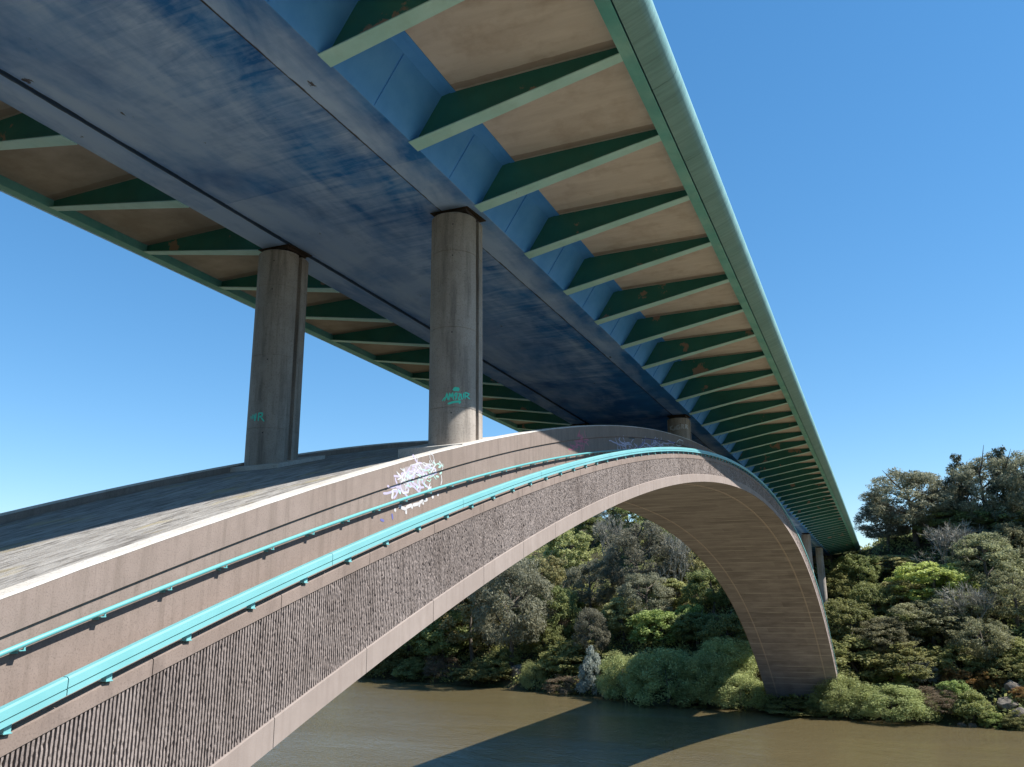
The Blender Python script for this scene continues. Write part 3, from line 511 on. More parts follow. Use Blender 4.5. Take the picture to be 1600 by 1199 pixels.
WALL_MARKS = {
    'fade': [(0.1, [(16.965, -0.727), (17.049, -0.35)]), (0.1, [(16.998, -0.727), (17.083, -0.348)]), (0.1, [(17.032, -0.726), (17.117, -0.347)]), (0.1, [(17.066, -0.725), (17.151, -0.345)]), (0.1, [(17.1, -0.724), (17.185, -0.343)]), (0.1, [(17.134, -0.723), (17.22, -0.342)]), (0.1, [(17.168, -0.722), (17.255, -0.34)]), (0.1, [(17.202, -0.721), (17.289, -0.338)]), (0.1, [(17.237, -0.72), (17.324, -0.337)]), (0.1, [(17.271, -0.719), (17.359, -0.335)]), (0.1, [(17.306, -0.718), (17.394, -0.333)]), (0.1, [(17.341, -0.717), (17.43, -0.332)]), (0.1, [(17.376, -0.716), (17.465, -0.33)]), (0.1, [(17.411, -0.715), (17.5, -0.328)]), (0.1, [(17.446, -0.714), (17.536, -0.327)]), (0.1, [(17.481, -0.713), (17.572, -0.325)]), (0.1, [(17.516, -0.712), (17.607, -0.323)]), (0.1, [(17.552, -0.711), (17.643, -0.321)]), (0.1, [(17.587, -0.709), (17.679, -0.319)]), (0.1, [(17.623, -0.708), (17.716, -0.318)]), (0.1, [(17.659, -0.707), (17.752, -0.316)]), (0.1, [(17.695, -0.706), (17.788, -0.314)]), (0.1, [(17.731, -0.705), (17.825, -0.312)]), (0.1, [(17.767, -0.704), (17.862, -0.31)]), (0.1, [(17.803, -0.703), (17.898, -0.308)]), (0.1, [(17.84, -0.701), (17.935, -0.306)]), (0.1, [(17.876, -0.7), (17.972, -0.304)]), (0.1, [(17.913, -0.699), (18.01, -0.303)]), (0.1, [(17.95, -0.698), (18.047, -0.301)]), (0.1, [(17.987, -0.696), (18.085, -0.299)]), (0.1, [(18.024, -0.695), (18.122, -0.297)]), (0.1, [(18.061, -0.694), (18.16, -0.295)]), (0.1, [(18.099, -0.693), (18.198, -0.293)]), (0.1, [(18.136, -0.691), (18.236, -0.291)]), (0.1, [(18.174, -0.69), (18.274, -0.288)]), (0.1, [(18.211, -0.689), (18.312, -0.286)]), (0.1, [(18.249, -0.687), (18.351, -0.284)]), (0.1, [(18.287, -0.686), (18.389, -0.282)]), (0.1, [(18.325, -0.685), (18.428, -0.28)]), (0.1, [(18.364, -0.683), (18.467, -0.278)]), (0.1, [(17.257, -0.402), (17.316, -0.157)]), (0.1, [(17.299, -0.404), (17.359, -0.159)]), (0.1, [(17.341, -0.405), (17.401, -0.162)]), (0.1, [(17.383, -0.407), (17.444, -0.165)]), (0.1, [(17.426, -0.408), (17.486, -0.168)]), (0.1, [(17.468, -0.409), (17.529, -0.171)]), (0.1, [(17.511, -0.411), (17.573, -0.173)]), (0.1, [(17.554, -0.412), (17.616, -0.176)]), (0.1, [(17.597, -0.414), (17.659, -0.179)]), (0.1, [(17.64, -0.415), (17.703, -0.182)]), (0.1, [(17.683, -0.416), (17.747, -0.185)]), (0.1, [(17.727, -0.418), (17.791, -0.187)]), (0.1, [(17.771, -0.419), (17.835, -0.19)]), (0.1, [(17.814, -0.42), (17.879, -0.193)]), (0.1, [(17.858, -0.422), (17.924, -0.196)]), (0.1, [(17.903, -0.423), (17.969, -0.198)]), (0.1, [(17.947, -0.425), (18.013, -0.201)]), (0.1, [(17.992, -0.426), (18.059, -0.204)]), (0.1, [(18.037, -0.427), (18.104, -0.207)]), (0.1, [(18.082, -0.429), (18.149, -0.209)]), (0.1, [(18.127, -0.43), (18.195, -0.212)]), (0.1, [(18.172, -0.431), (18.241, -0.215)])],
    'white': [(0.035, [(16.872, -0.196), (17.049, -0.368)]), (0.035, [(17.143, -0.166), (17.289, -0.335), (17.226, -0.469)]), (0.035, [(16.942, -0.243), (17.155, -0.421), (17.058, -0.548)]), (0.035, [(16.916, -0.399), (17.152, -0.367)]), (0.035, [(17.056, -0.512), (17.189, -0.427)]), (0.035, [(17.251, -0.256), (17.194, -0.156)]), (0.035, [(17.397, -0.389), (17.366, -0.493)]), (0.035, [(17.912, -0.171), (18.028, -0.283), (18.126, -0.411)]), (0.035, [(18.119, -0.201), (18.235, -0.275), (18.349, -0.234)]), (0.035, [(18.463, -0.154), (18.506, -0.295)]), (0.035, [(18.64, -0.168), (18.783, -0.296), (18.647, -0.412), (18.571, -0.478)]), (0.035, [(18.984, -0.244), (19.152, -0.386), (19.197, -0.532)]), (0.035, [(19.199, -0.631), (19.245, -0.796), (19.185, -0.905)]), (0.035, [(17.164, -0.639), (17.274, -0.784), (17.52, -0.811), (17.553, -0.744)]), (0.035, [(16.792, -0.608), (16.995, -0.644)]), (0.035, [(18.057, -0.569), (18.045, -0.755), (17.954, -0.814)]), (0.035, [(18.618, -0.755), (18.525, -0.893)]), (0.035, [(18.68, -0.861), (18.486, -0.905)]), (0.035, [(17.68, -0.323), (17.749, -0.241)]), (0.035, [(18.203, -0.442), (18.093, -0.538)]), (0.022, [(18.42, -0.545), (18.607, -0.523), (18.817, -0.525), (19.03, -0.525), (19.203, -0.481)]), (0.022, [(18.185, -0.551), (18.392, -0.606), (18.545, -0.558), (18.676, -0.494), (18.837, -0.446)]), (0.022, [(17.235, -0.433), (17.296, -0.539), (17.396, -0.643), (17.383, -0.74), (17.437, -0.845)]), (0.022, [(17.526, -0.593), (17.341, -0.528), (17.169, -0.452), (17.117, -0.348), (17.242, -0.294)]), (0.022, [(17.407, -0.459), (17.552, -0.417), (17.7, -0.374), (17.844, -0.326), (17.987, -0.275)]), (0.022, [(18.026, -0.344), (17.884, -0.246), (17.832, -0.138), (17.856, -0.039), (17.831, 0.067)]), (0.022, [(17.435, -0.278), (17.63, -0.328), (17.801, -0.41), (17.974, -0.493), (18.079, -0.6)]), (0.022, [(17.612, -0.505), (17.475, -0.409), (17.329, -0.317), (17.177, -0.229), (17.032, -0.141)]), (0.022, [(17.681, -0.522), (17.644, -0.416), (17.721, -0.335), (17.744, -0.237), (17.823, -0.155)]), (0.022, [(18.33, -0.557), (18.499, -0.52), (18.7, -0.513), (18.917, -0.525), (19.131, -0.523)]), (0.022, [(18.612, -0.644), (18.603, -0.537), (18.693, -0.454), (18.676, -0.345), (18.562, -0.237)]), (0.022, [(18.308, -0.563), (18.107, -0.499), (17.932, -0.415), (17.87, -0.307), (17.74, -0.207)]), (0.022, [(18.034, -0.185), (18.172, -0.174), (18.315, -0.224), (18.47, -0.254), (18.625, -0.291)]), (0.022, [(18.664, -0.307), (18.612, -0.226), (18.52, -0.149), (18.474, -0.069), (18.481, 0.008)]), (0.022, [(17.939, -0.155), (17.793, -0.147), (17.653, -0.147), (17.512, -0.142), (17.464, -0.203)]), (0.022, [(18.201, -0.242), (18.35, -0.284), (18.472, -0.351), (18.522, -0.432), (18.594, -0.511)]), (0.022, [(18.735, -0.215), (18.689, -0.134), (18.648, -0.053), (18.519, 0.011), (18.453, 0.091)]), (0.085, [(16.776, -0.614), (16.813, -0.7), (16.777, -0.824)]), (0.085, [(16.914, -1.07), (16.958, -1.158)]), (0.085, [(17.186, -1.107), (17.431, -1.191), (17.454, -1.321)]), (0.085, [(17.429, -1.155), (17.677, -1.149), (17.752, -1.236)]), (0.085, [(17.749, -1.163), (18.042, -1.182), (18.1, -1.267)]), (0.085, [(18.042, -1.182), (18.227, -1.142), (18.287, -1.247)]), (0.085, [(18.303, -1.156), (18.494, -1.153)]), (0.085, [(18.708, -1.134), (18.807, -1.142)]), (0.085, [(19.007, -1.109), (19.069, -1.149)]), (0.085, [(17.082, -1.068), (17.253, -1.084)]), (0.05, [(48.725, -0.384), (49.514, -0.194), (50.567, -0.231), (50.333, -0.508), (49.249, -0.607), (48.69, -0.513), (48.725, -0.384)]), (0.05, [(49.492, -0.272), (49.561, -0.556)])],
    'lilac': [(0.055, [(18.202, -0.527), (18.385, -0.566), (18.544, -0.543), (18.705, -0.519), (18.837, -0.472)]), (0.055, [(17.181, -0.662), (17.026, -0.603), (16.934, -0.515), (16.86, -0.425), (16.818, -0.335)]), (0.055, [(18.257, -0.463), (18.438, -0.513), (18.626, -0.551), (18.811, -0.557), (18.98, -0.537)]), (0.055, [(18.204, -0.597), (18.232, -0.692), (18.375, -0.774), (18.52, -0.856), (18.699, -0.917)]), (0.055, [(17.395, -0.384), (17.229, -0.338), (17.075, -0.344), (16.911, -0.315), (16.75, -0.28)]), (0.055, [(18.183, -0.517), (18.052, -0.433), (17.913, -0.353), (17.814, -0.263), (17.77, -0.169)]), (0.055, [(17.409, -0.36), (17.481, -0.453), (17.568, -0.544), (17.664, -0.634), (17.623, -0.712)]), (0.055, [(17.015, -0.675), (16.855, -0.659), (16.703, -0.655), (16.553, -0.652), (16.398, -0.621)]), (0.055, [(18.242, -0.49), (18.077, -0.424), (17.906, -0.369), (17.741, -0.309), (17.608, -0.229)]), (0.055, [(18.006, -0.34), (17.87, -0.376), (17.722, -0.4), (17.624, -0.457), (17.472, -0.473)]), (0.055, [(17.988, -0.573), (18.015, -0.666), (18.12, -0.758), (18.099, -0.843), (18.102, -0.933)]), (0.055, [(17.865, -0.33), (17.692, -0.283), (17.544, -0.305), (17.443, -0.359), (17.348, -0.415)]), (0.055, [(17.69, -0.564), (17.815, -0.648), (17.967, -0.721), (18.126, -0.791), (18.308, -0.814)]), (0.055, [(17.098, -0.571), (16.935, -0.549), (16.786, -0.553), (16.628, -0.513), (16.473, -0.469)]), (0.055, [(17.142, -0.583), (17.075, -0.649), (17.014, -0.717), (16.961, -0.787), (16.85, -0.826)]), (0.055, [(17.18, -0.406), (17.177, -0.492), (17.14, -0.57), (17.195, -0.661), (17.162, -0.739)]), (0.055, [(17.764, -0.293), (17.729, -0.374), (17.711, -0.46), (17.616, -0.518), (17.515, -0.571)]), (0.055, [(18.067, -0.447), (18.174, -0.391), (18.272, -0.329), (18.374, -0.268), (18.561, -0.289)]), (0.055, [(17.104, -0.67), (17.266, -0.72), (17.371, -0.808), (17.484, -0.894), (17.591, -0.983)]), (0.055, [(17.038, -0.622), (17.158, -0.703), (17.317, -0.759), (17.487, -0.788), (17.565, -0.725)]), (0.055, [(17.65, -0.658), (17.812, -0.721), (17.936, -0.807), (18.064, -0.893), (18.194, -0.979)]), (0.055, [(17.453, -0.696), (17.471, -0.612), (17.53, -0.54), (17.637, -0.49), (17.7, -0.418)]), (0.055, [(17.912, -0.195), (17.838, -0.118), (17.763, -0.042), (17.683, 0.033), (17.616, 0.109)]), (0.055, [(17.492, -0.192), (17.416, -0.242), (17.345, -0.294), (17.211, -0.291), (17.075, -0.283)]), (0.055, [(18.237, -0.252), (18.371, -0.31), (18.518, -0.359), (18.677, -0.382), (18.815, -0.443)]), (0.055, [(17.683, -0.281), (17.797, -0.346), (17.876, -0.422), (18.005, -0.481), (18.108, -0.553)]), (0.055, [(17.572, -0.159), (17.713, -0.198), (17.799, -0.151), (17.94, -0.149), (18.09, -0.179)]), (0.055, [(17.426, -0.269), (17.563, -0.314), (17.695, -0.367), (17.833, -0.415), (17.979, -0.454)]), (0.05, [(37.496, -0.929), (37.263, -0.855), (36.997, -0.79), (36.677, -0.75), (36.427, -0.684)]), (0.05, [(36.589, -0.888), (36.49, -0.795), (36.506, -0.698), (36.392, -0.607), (36.592, -0.525)]), (0.05, [(40.764, -0.817), (40.604, -0.723), (40.636, -0.615), (40.908, -0.522), (41.13, -0.421)]), (0.05, [(46.574, -0.728), (46.561, -0.85), (46.633, -0.965), (46.656, -1.084), (46.693, -1.202)]), (0.05, [(39.044, -0.811), (39.286, -0.888), (39.571, -0.956), (39.674, -1.054), (39.846, -1.146)]), (0.05, [(41.058, -0.783), (41.495, -0.773), (41.855, -0.824), (42.141, -0.899), (42.214, -1.006)]), (0.05, [(36.717, -0.85), (36.862, -0.938), (36.967, -1.031), (37.224, -1.099), (37.47, -1.171)]), (0.05, [(46.974, -0.759), (46.495, -0.845), (45.959, -0.873), (45.434, -0.901), (44.962, -0.877)]), (0.05, [(41.584, -0.78), (41.91, -0.843), (42.318, -0.877), (42.506, -0.971), (42.8, -1.047)]), (0.05, [(36.184, -0.9), (36.128, -0.805), (35.938, -0.726), (35.824, -0.636), (35.774, -0.542)]), (0.05, [(46.684, -0.719), (46.414, -0.63), (45.908, -0.621), (45.397, -0.622), (44.928, -0.696)]), (0.05, [(37.483, -0.793), (37.241, -0.722), (37.229, -0.623), (37.066, -0.537), (36.956, -0.445)]), (0.05, [(45.342, -0.759), (44.864, -0.825), (44.404, -0.894), (44.052, -0.991), (43.671, -1.077)]), (0.05, [(46.37, -0.826), (46.37, -0.946), (46.876, -0.962), (47.432, -0.928), (47.804, -0.999)]), (0.05, [(37.998, -0.926), (38.3, -0.983), (38.441, -1.076), (38.504, -1.175), (38.622, -1.271)]), (0.05, [(38.711, -0.964), (38.528, -0.877), (38.442, -0.779), (38.665, -0.691), (38.924, -0.609)]), (0.05, [(36.186, -0.873), (36.124, -0.967), (36.058, -1.061), (36.332, -1.12), (36.656, -1.157)]), (0.05, [(42.929, -0.829), (42.926, -0.717), (43.12, -0.606), (43.549, -0.536), (43.809, -0.426)]), (0.05, [(40.703, -0.889), (40.381, -0.966), (40.045, -1.036), (39.87, -1.134), (39.673, -1.229)]), (0.05, [(36.713, -0.885), (36.999, -0.824), (37.354, -0.84), (37.695, -0.798), (38.067, -0.803)]), (0.05, [(36.227, -0.836), (36.552, -0.87), (36.85, -0.921), (37.205, -0.933), (37.567, -0.944)]), (0.05, [(41.816, -0.788), (41.68, -0.897), (41.753, -1.002), (41.745, -1.111), (42.171, -1.134)]), (0.05, [(37.051, -0.909), (37.348, -0.963), (37.587, -1.037), (37.686, -1.132), (37.973, -1.194)]), (0.05, [(44.344, -0.763), (44.241, -0.655), (44.464, -0.54), (44.692, -0.424), (44.58, -0.316)]), (0.05, [(44.718, -0.806), (44.219, -0.837), (43.853, -0.777), (43.454, -0.731), (43.013, -0.708)]), (0.05, [(40.832, -0.862), (41.035, -0.951), (41.431, -0.984), (41.851, -1.007), (42.267, -0.951)]), (0.05, [(43.552, -0.796), (43.11, -0.857), (42.666, -0.91), (42.208, -0.919), (41.822, -0.876)]), (0.05, [(35.944, -0.829), (36.277, -0.852), (36.477, -0.931), (36.623, -1.018), (36.5, -1.109)]), (0.05, [(37.595, -0.858), (37.547, -0.957), (37.393, -1.048), (37.18, -1.128), (36.948, -1.203)]), (0.05, [(40.696, -0.909), (40.986, -0.822), (41.079, -0.714), (41.062, -0.606), (40.96, -0.505)]), (0.05, [(35.962, -0.801), (35.645, -0.768), (35.342, -0.729), (35.08, -0.672), (34.756, -0.666)]), (0.05, [(45.952, -0.663), (46.452, -0.591), (47.0, -0.553), (47.559, -0.522), (48.118, -0.458)]), (0.05, [(45.303, -0.742), (44.814, -0.732), (44.329, -0.726), (43.954, -0.67), (43.481, -0.667)]), (0.05, [(47.591, -0.686), (48.004, -0.745), (48.551, -0.751), (49.141, -0.724), (49.744, -0.696)]), (0.05, [(39.595, -0.867), (39.417, -0.964), (39.158, -1.047), (38.821, -1.105), (38.442, -1.088)]), (0.05, [(42.769, -0.809), (43.033, -0.706), (43.08, -0.592), (43.104, -0.478), (43.439, -0.38)]), (0.05, [(38.242, -0.958), (38.104, -1.054), (37.867, -1.134), (37.518, -1.169), (37.396, -1.262)]), (0.05, [(42.33, -0.92), (42.691, -0.976), (43.054, -1.033), (43.362, -1.108), (43.695, -1.177)]), (0.05, [(42.406, -0.905), (42.564, -0.795), (42.958, -0.72), (43.387, -0.653), (43.859, -0.606)]), (0.05, [(37.231, -0.89), (37.032, -0.81), (36.701, -0.776), (36.522, -0.693), (36.303, -0.62)]), (0.05, [(43.147, -0.888), (43.351, -0.778), (43.389, -0.663), (43.589, -0.55), (43.638, -0.434)]), (0.05, [(48.137, -0.572), (47.65, -0.54), (47.211, -0.492), (46.717, -0.469), (46.262, -0.432)]), (0.05, [(38.369, -0.885), (38.013, -0.854), (37.644, -0.873), (37.303, -0.84), (37.053, -0.771)]), (0.05, [(47.865, -0.707), (47.3, -0.737), (46.801, -0.82), (46.265, -0.868), (45.935, -0.979)]), (0.05, [(44.364, -0.76), (44.532, -0.861), (44.583, -0.974), (44.547, -1.091), (44.821, -1.176)]), (0.05, [(37.438, -0.84), (37.727, -0.775), (38.102, -0.773), (38.353, -0.845), (38.462, -0.941)])],
    'mint': [(0.05, [(17.327, -0.395), (17.647, -0.42)]), (0.05, [(17.395, -0.352), (17.542, -0.486)]), (0.05, [(17.903, -0.433), (18.055, -0.513)]), (0.05, [(18.661, -0.22), (18.784, -0.315)]), (0.05, [(19.116, -0.599), (19.24, -0.577)]), (0.05, [(17.063, -0.656), (17.171, -0.783)]), (0.05, [(17.914, -0.714), (17.99, -0.783)]), (0.05, [(18.913, -0.627), (19.077, -0.672)]), (0.022, [(18.522, -0.408), (18.436, -0.393), (18.358, -0.398), (18.274, -0.382), (18.214, -0.402)]), (0.022, [(17.318, -0.408), (17.333, -0.371), (17.381, -0.348), (17.403, -0.314), (17.449, -0.289)]), (0.022, [(17.394, -0.636), (17.456, -0.623), (17.53, -0.651), (17.605, -0.677), (17.684, -0.696)]), (0.022, [(17.922, -0.458), (17.841, -0.439), (17.792, -0.398), (17.712, -0.384), (17.634, -0.379)]), (0.022, [(18.741, -0.354), (18.79, -0.326), (18.856, -0.306), (18.938, -0.301), (19.02, -0.295)]), (0.022, [(18.584, -0.418), (18.587, -0.376), (18.527, -0.336), (18.528, -0.294), (18.568, -0.262)]), (0.022, [(18.903, -0.303), (18.983, -0.335), (19.066, -0.364), (19.155, -0.386), (19.224, -0.424)]), (0.022, [(18.177, -0.517), (18.195, -0.48), (18.275, -0.507), (18.357, -0.529), (18.443, -0.541)]), (0.022, [(18.952, -0.389), (19.042, -0.403), (19.113, -0.387), (19.199, -0.384), (19.18, -0.339)]), (0.022, [(18.058, -0.527), (18.019, -0.557), (17.992, -0.591), (17.969, -0.627), (17.988, -0.67)]), (0.022, [(18.938, -0.401), (19.025, -0.425), (19.093, -0.407), (19.035, -0.365), (18.98, -0.391)]), (0.022, [(18.681, -0.406), (18.611, -0.421), (18.564, -0.449), (18.51, -0.474), (18.472, -0.505)]), (0.022, [(17.101, -0.422), (17.175, -0.445), (17.241, -0.436), (17.306, -0.469), (17.349, -0.51)]), (0.022, [(18.228, -0.369), (18.146, -0.347), (18.069, -0.319), (17.991, -0.292), (17.922, -0.259)]), (0.022, [(18.506, -0.621), (18.566, -0.601), (18.653, -0.61), (18.729, -0.602), (18.799, -0.587)]), (0.022, [(18.33, -0.679), (18.292, -0.71), (18.329, -0.754), (18.357, -0.798), (18.43, -0.832)]), (0.022, [(18.744, -0.549), (18.8, -0.59), (18.826, -0.635), (18.895, -0.674), (18.938, -0.718)]), (0.022, [(17.51, -0.512), (17.579, -0.544), (17.658, -0.56), (17.732, -0.588), (17.796, -0.573)]), (0.022, [(17.579, -0.509), (17.516, -0.522), (17.496, -0.557), (17.506, -0.599), (17.559, -0.639)]), (0.022, [(18.434, -0.655), (18.513, -0.684), (18.583, -0.721), (18.623, -0.69), (18.667, -0.661)]), (0.022, [(17.971, -0.555), (18.042, -0.588), (18.124, -0.598), (18.208, -0.614), (18.255, -0.588)]), (0.022, [(18.479, -0.53), (18.493, -0.49), (18.431, -0.451), (18.417, -0.407), (18.499, -0.408)])],
    'blue': [(0.06, [(16.803, -1.169), (16.844, -1.317)]), (0.06, [(16.309, -1.202), (16.47, -1.27)]), (0.05, [(40.633, -0.522), (43.083, -0.517), (45.546, -0.505), (48.265, -0.487)]), (0.05, [(39.706, -1.039), (41.024, -0.702), (41.263, -0.588)]), (0.05, [(42.728, -0.546), (42.425, -0.89)]), (0.05, [(43.317, -0.526), (43.017, -0.818)]), (0.05, [(44.029, -0.557), (43.726, -0.826)]), (0.07, [(51.328, -0.308), (51.404, -0.482)]), (0.07, [(52.108, -0.284), (52.183, -0.466)]), (0.07, [(52.91, -0.256), (52.983, -0.448)]), (0.07, [(53.734, -0.225), (53.807, -0.425)]), (0.07, [(54.582, -0.188), (54.654, -0.399)]), (0.07, [(55.455, -0.148), (55.525, -0.368)]), (0.07, [(56.354, -0.102), (56.423, -0.333)]), (0.07, [(57.28, -0.051), (57.347, -0.293)]), (0.07, [(58.234, 0.006), (58.3, -0.247)]), (0.07, [(59.218, 0.069), (59.281, -0.195)])],
    'black': [(0.1, [(38.033, -0.548), (39.195, -0.544)]), (0.1, [(40.677, -0.516), (41.17, -0.514)])],
    'red': [(0.06, [(30.188, -0.432), (30.328, -0.973)]), (0.06, [(30.842, -0.286), (31.072, -0.631), (30.904, -1.002)]), (0.06, [(30.459, -0.234), (30.822, -0.496)]), (0.06, [(30.052, -0.55), (31.472, -0.645)]), (0.06, [(31.333, -0.683), (31.171, -0.972)]), (0.06, [(30.291, -0.683), (31.055, -0.799)]), (0.05, [(31.341, -0.436), (31.257, -0.371), (31.207, -0.304), (31.227, -0.237), (31.153, -0.172)]), (0.05, [(30.49, -0.754), (30.29, -0.757), (30.168, -0.805), (30.008, -0.837), (29.813, -0.839)]), (0.05, [(30.069, -0.9), (29.89, -0.864), (29.697, -0.866), (29.505, -0.864), (29.338, -0.825)]), (0.05, [(30.967, -0.838), (30.873, -0.895), (30.797, -0.954), (30.728, -1.014), (30.672, -1.076)]), (0.05, [(31.381, -0.676), (31.561, -0.642), (31.683, -0.588), (31.561, -0.529), (31.434, -0.471)]), (0.05, [(30.525, -0.837), (30.331, -0.811), (30.135, -0.79), (29.979, -0.743), (29.797, -0.711)]), (0.05, [(31.289, -0.602), (31.427, -0.658), (31.598, -0.703), (31.744, -0.758), (31.824, -0.824)]), (0.05, [(30.72, -0.489), (30.539, -0.516), (30.427, -0.568), (30.355, -0.628), (30.26, -0.683)]), (0.05, [(30.373, -0.421), (30.301, -0.358), (30.447, -0.315), (30.595, -0.364), (30.798, -0.382)]), (0.05, [(30.296, -0.362), (30.489, -0.387), (30.693, -0.399), (30.844, -0.449), (31.049, -0.468)]), (0.05, [(30.873, -0.837), (30.743, -0.78), (30.601, -0.727), (30.4, -0.732), (30.226, -0.759)]), (0.05, [(30.371, -0.369), (30.421, -0.305), (30.498, -0.245), (30.588, -0.187), (30.619, -0.121)]), (0.05, [(30.92, -0.477), (30.721, -0.492), (30.706, -0.558), (30.674, -0.623), (30.837, -0.669)]), (0.05, [(31.11, -0.568), (30.91, -0.542), (30.714, -0.559), (30.544, -0.592), (30.445, -0.647)]), (0.05, [(31.042, -0.761), (31.152, -0.822), (31.15, -0.889), (31.15, -0.956), (31.167, -1.024)]), (0.05, [(31.13, -0.496), (31.119, -0.563), (31.132, -0.631), (31.339, -0.651), (31.53, -0.687)]), (0.05, [(30.039, -0.823), (29.876, -0.78), (29.723, -0.734), (29.573, -0.686), (29.582, -0.622)]), (0.05, [(31.238, -0.449), (31.283, -0.517), (31.479, -0.549), (31.696, -0.555), (31.883, -0.594)])],
}
PIER_MARKS = {
    'right_near': [(0.03, [(0.1384, 5.486), (0.2438, 5.74), (0.2872, 5.518)]), (0.03, [(0.1778, 5.608), (0.3123, 5.623)]), (0.03, [(0.327, 5.517), (0.3504, 5.737), (0.4179, 5.602), (0.4685, 5.746), (0.5103, 5.526)]), (0.03, [(0.5998, 5.738), (0.548, 5.66), (0.6274, 5.624), (0.653, 5.721), (0.5998, 5.738)]), (0.03, [(0.6538, 5.644), (0.5757, 5.527)]), (0.03, [(0.7065, 5.723), (0.7885, 5.708), (0.7082, 5.55), (0.8177, 5.546)]), (0.03, [(0.8161, 5.729), (0.8455, 5.577), (0.9027, 5.562)]), (0.03, [(0.9303, 5.756), (0.9317, 5.583)]), (0.03, [(1.0068, 5.57), (1.0053, 5.772), (1.2216, 5.747), (1.1177, 5.677), (1.0062, 5.647)]), (0.03, [(1.085, 5.655), (1.2599, 5.597)]), (0.03, [(0.8182, 5.489), (0.7365, 5.418)]), (0.03, [(0.0388, 5.501), (0.1502, 5.61)]), (0.05, [(0.2755, 5.404), (0.498, 5.459), (0.8182, 5.489)]), (0.05, [(0.5065, 5.852), (0.5983, 5.882), (0.7186, 5.868), (0.7055, 5.828), (0.52, 5.823), (0.5065, 5.852)])],
    'left_near': [(0.035, [(-0.2775, 5.73), (-0.2336, 5.622)]), (0.035, [(-0.1574, 5.765), (-0.1121, 5.6)]), (0.035, [(-0.0696, 5.769), (0.0186, 5.545), (0.0472, 5.795)]), (0.035, [(0.1851, 5.525), (0.1926, 5.788), (0.3588, 5.783), (0.3514, 5.692), (0.2056, 5.662)]), (0.035, [(0.2896, 5.659), (0.4628, 5.509)]), (0.035, [(-0.0418, 5.549), (0.0145, 5.58)])],
    'right_next': [(0.06, [(-0.6529, 10.699), (-0.6147, 10.416)]), (0.06, [(-0.3378, 10.697), (-0.6407, 10.559), (-0.3121, 10.383)]), (0.06, [(-0.2619, 10.343), (-0.086, 10.605), (0.0411, 10.39)]), (0.06, [(-0.2008, 10.442), (-0.0008, 10.461)]), (0.06, [(0.3013, 10.69), (0.061, 10.63), (0.0912, 10.422), (0.3282, 10.448), (0.3369, 10.551), (0.2138, 10.541)]), (0.06, [(0.4907, 10.447), (0.5148, 10.723), (0.6949, 10.693), (0.6329, 10.587), (0.5009, 10.564)]), (0.06, [(0.6004, 10.566), (0.7252, 10.452)]), (0.06, [(0.8967, 10.46), (0.903, 10.737), (1.1279, 10.685), (0.9734, 10.583), (1.1784, 10.482)])],
}

def shore_y(X):
    return np.interp(X, [-700, -400, -200, -118, -64, -31, -10, 17, 60, 200, 700], [360, 285, 222, 191, 174.6, 161, 157.0, 151.6, 146, 128, 60])

def sstep(a, b, v):
    q = np.clip((v - a) / (b - a), 0, 1)
    return q * q * (3 - 2 * q)

def ground_z(X, Y):
    X = np.asarray(X, float); Y = np.asarray(Y, float)
    t = Y - shore_y(X)
    far = -20.3 + 1.0 * np.clip(t, 0, 1) + 0.55 * np.clip(t, 0, 55) + (0.24 - 0.15 * sstep(-25, 8, X)) * np.clip(t - 55, 0, 70) + 0.0 * np.clip(t - 125, 0, 400)
    far = far + 7.0 * sstep(2, 40, X) * sstep(15, 90, t)
    far = far + np.clip(t / 12, 0, 1) * (0.5 * np.sin(X * 0.31 + Y * 0.12) + 0.4 * np.sin(Y * 0.37 - X * 0.17) + 0.25 * np.sin(X * 0.9 + 1.3) * np.sin(Y * 0.8))
    # road cutting behind the abutment, and the bank held below the deck in front of it
    road = 1 - sstep(12, 17, np.abs(X + 14.4))
    far = np.where(Y > 212.5, far * (1 - road) + np.minimum(far, 9.6) * road, far)
    far = np.where((Y <= 212.5) & (Y > 160), far * (1 - road) + np.minimum(far, 6.5) * road, far)
    bed = -20.3 - np.clip(-t * 0.3, 0, 4)
    z = np.where(t > 0, far, bed)
    tn = (-20 - 0.25 * np.clip(np.abs(X + 14) - 40, 0, 600) * 0.2) - Y
    near = -20.3 + 0.55 * np.clip(tn, 0, 55) + 0.2 * np.clip(tn - 55, 0, 200)
    return np.where(tn > 0, near, z)

# ------------------------------------------------------------------ setting: terrain and river
def grid_mesh(name, xs, ys, zf, mat, smooth=True):
    X, Y = np.meshgrid(xs, ys)
    Z = zf(X, Y)
    V = np.stack([X, Y, Z], -1).reshape(-1, 3)
    nx, ny = len(xs), len(ys)
    i = np.arange(ny - 1)[:, None] * nx + np.arange(nx - 1)[None, :]
    F = np.stack([i, i + 1, i + 1 + nx, i + nx], -1).reshape(-1, 4)
    me = bpy.data.meshes.new(name)
    me.from_pydata(V.tolist(), [], F.tolist())
    me.materials.append(mat)
    me.polygons.foreach_set('use_smooth', [smooth] * len(me.polygons))
    o = bpy.data.objects.new(name, me); COL.objects.link(o)
    return o

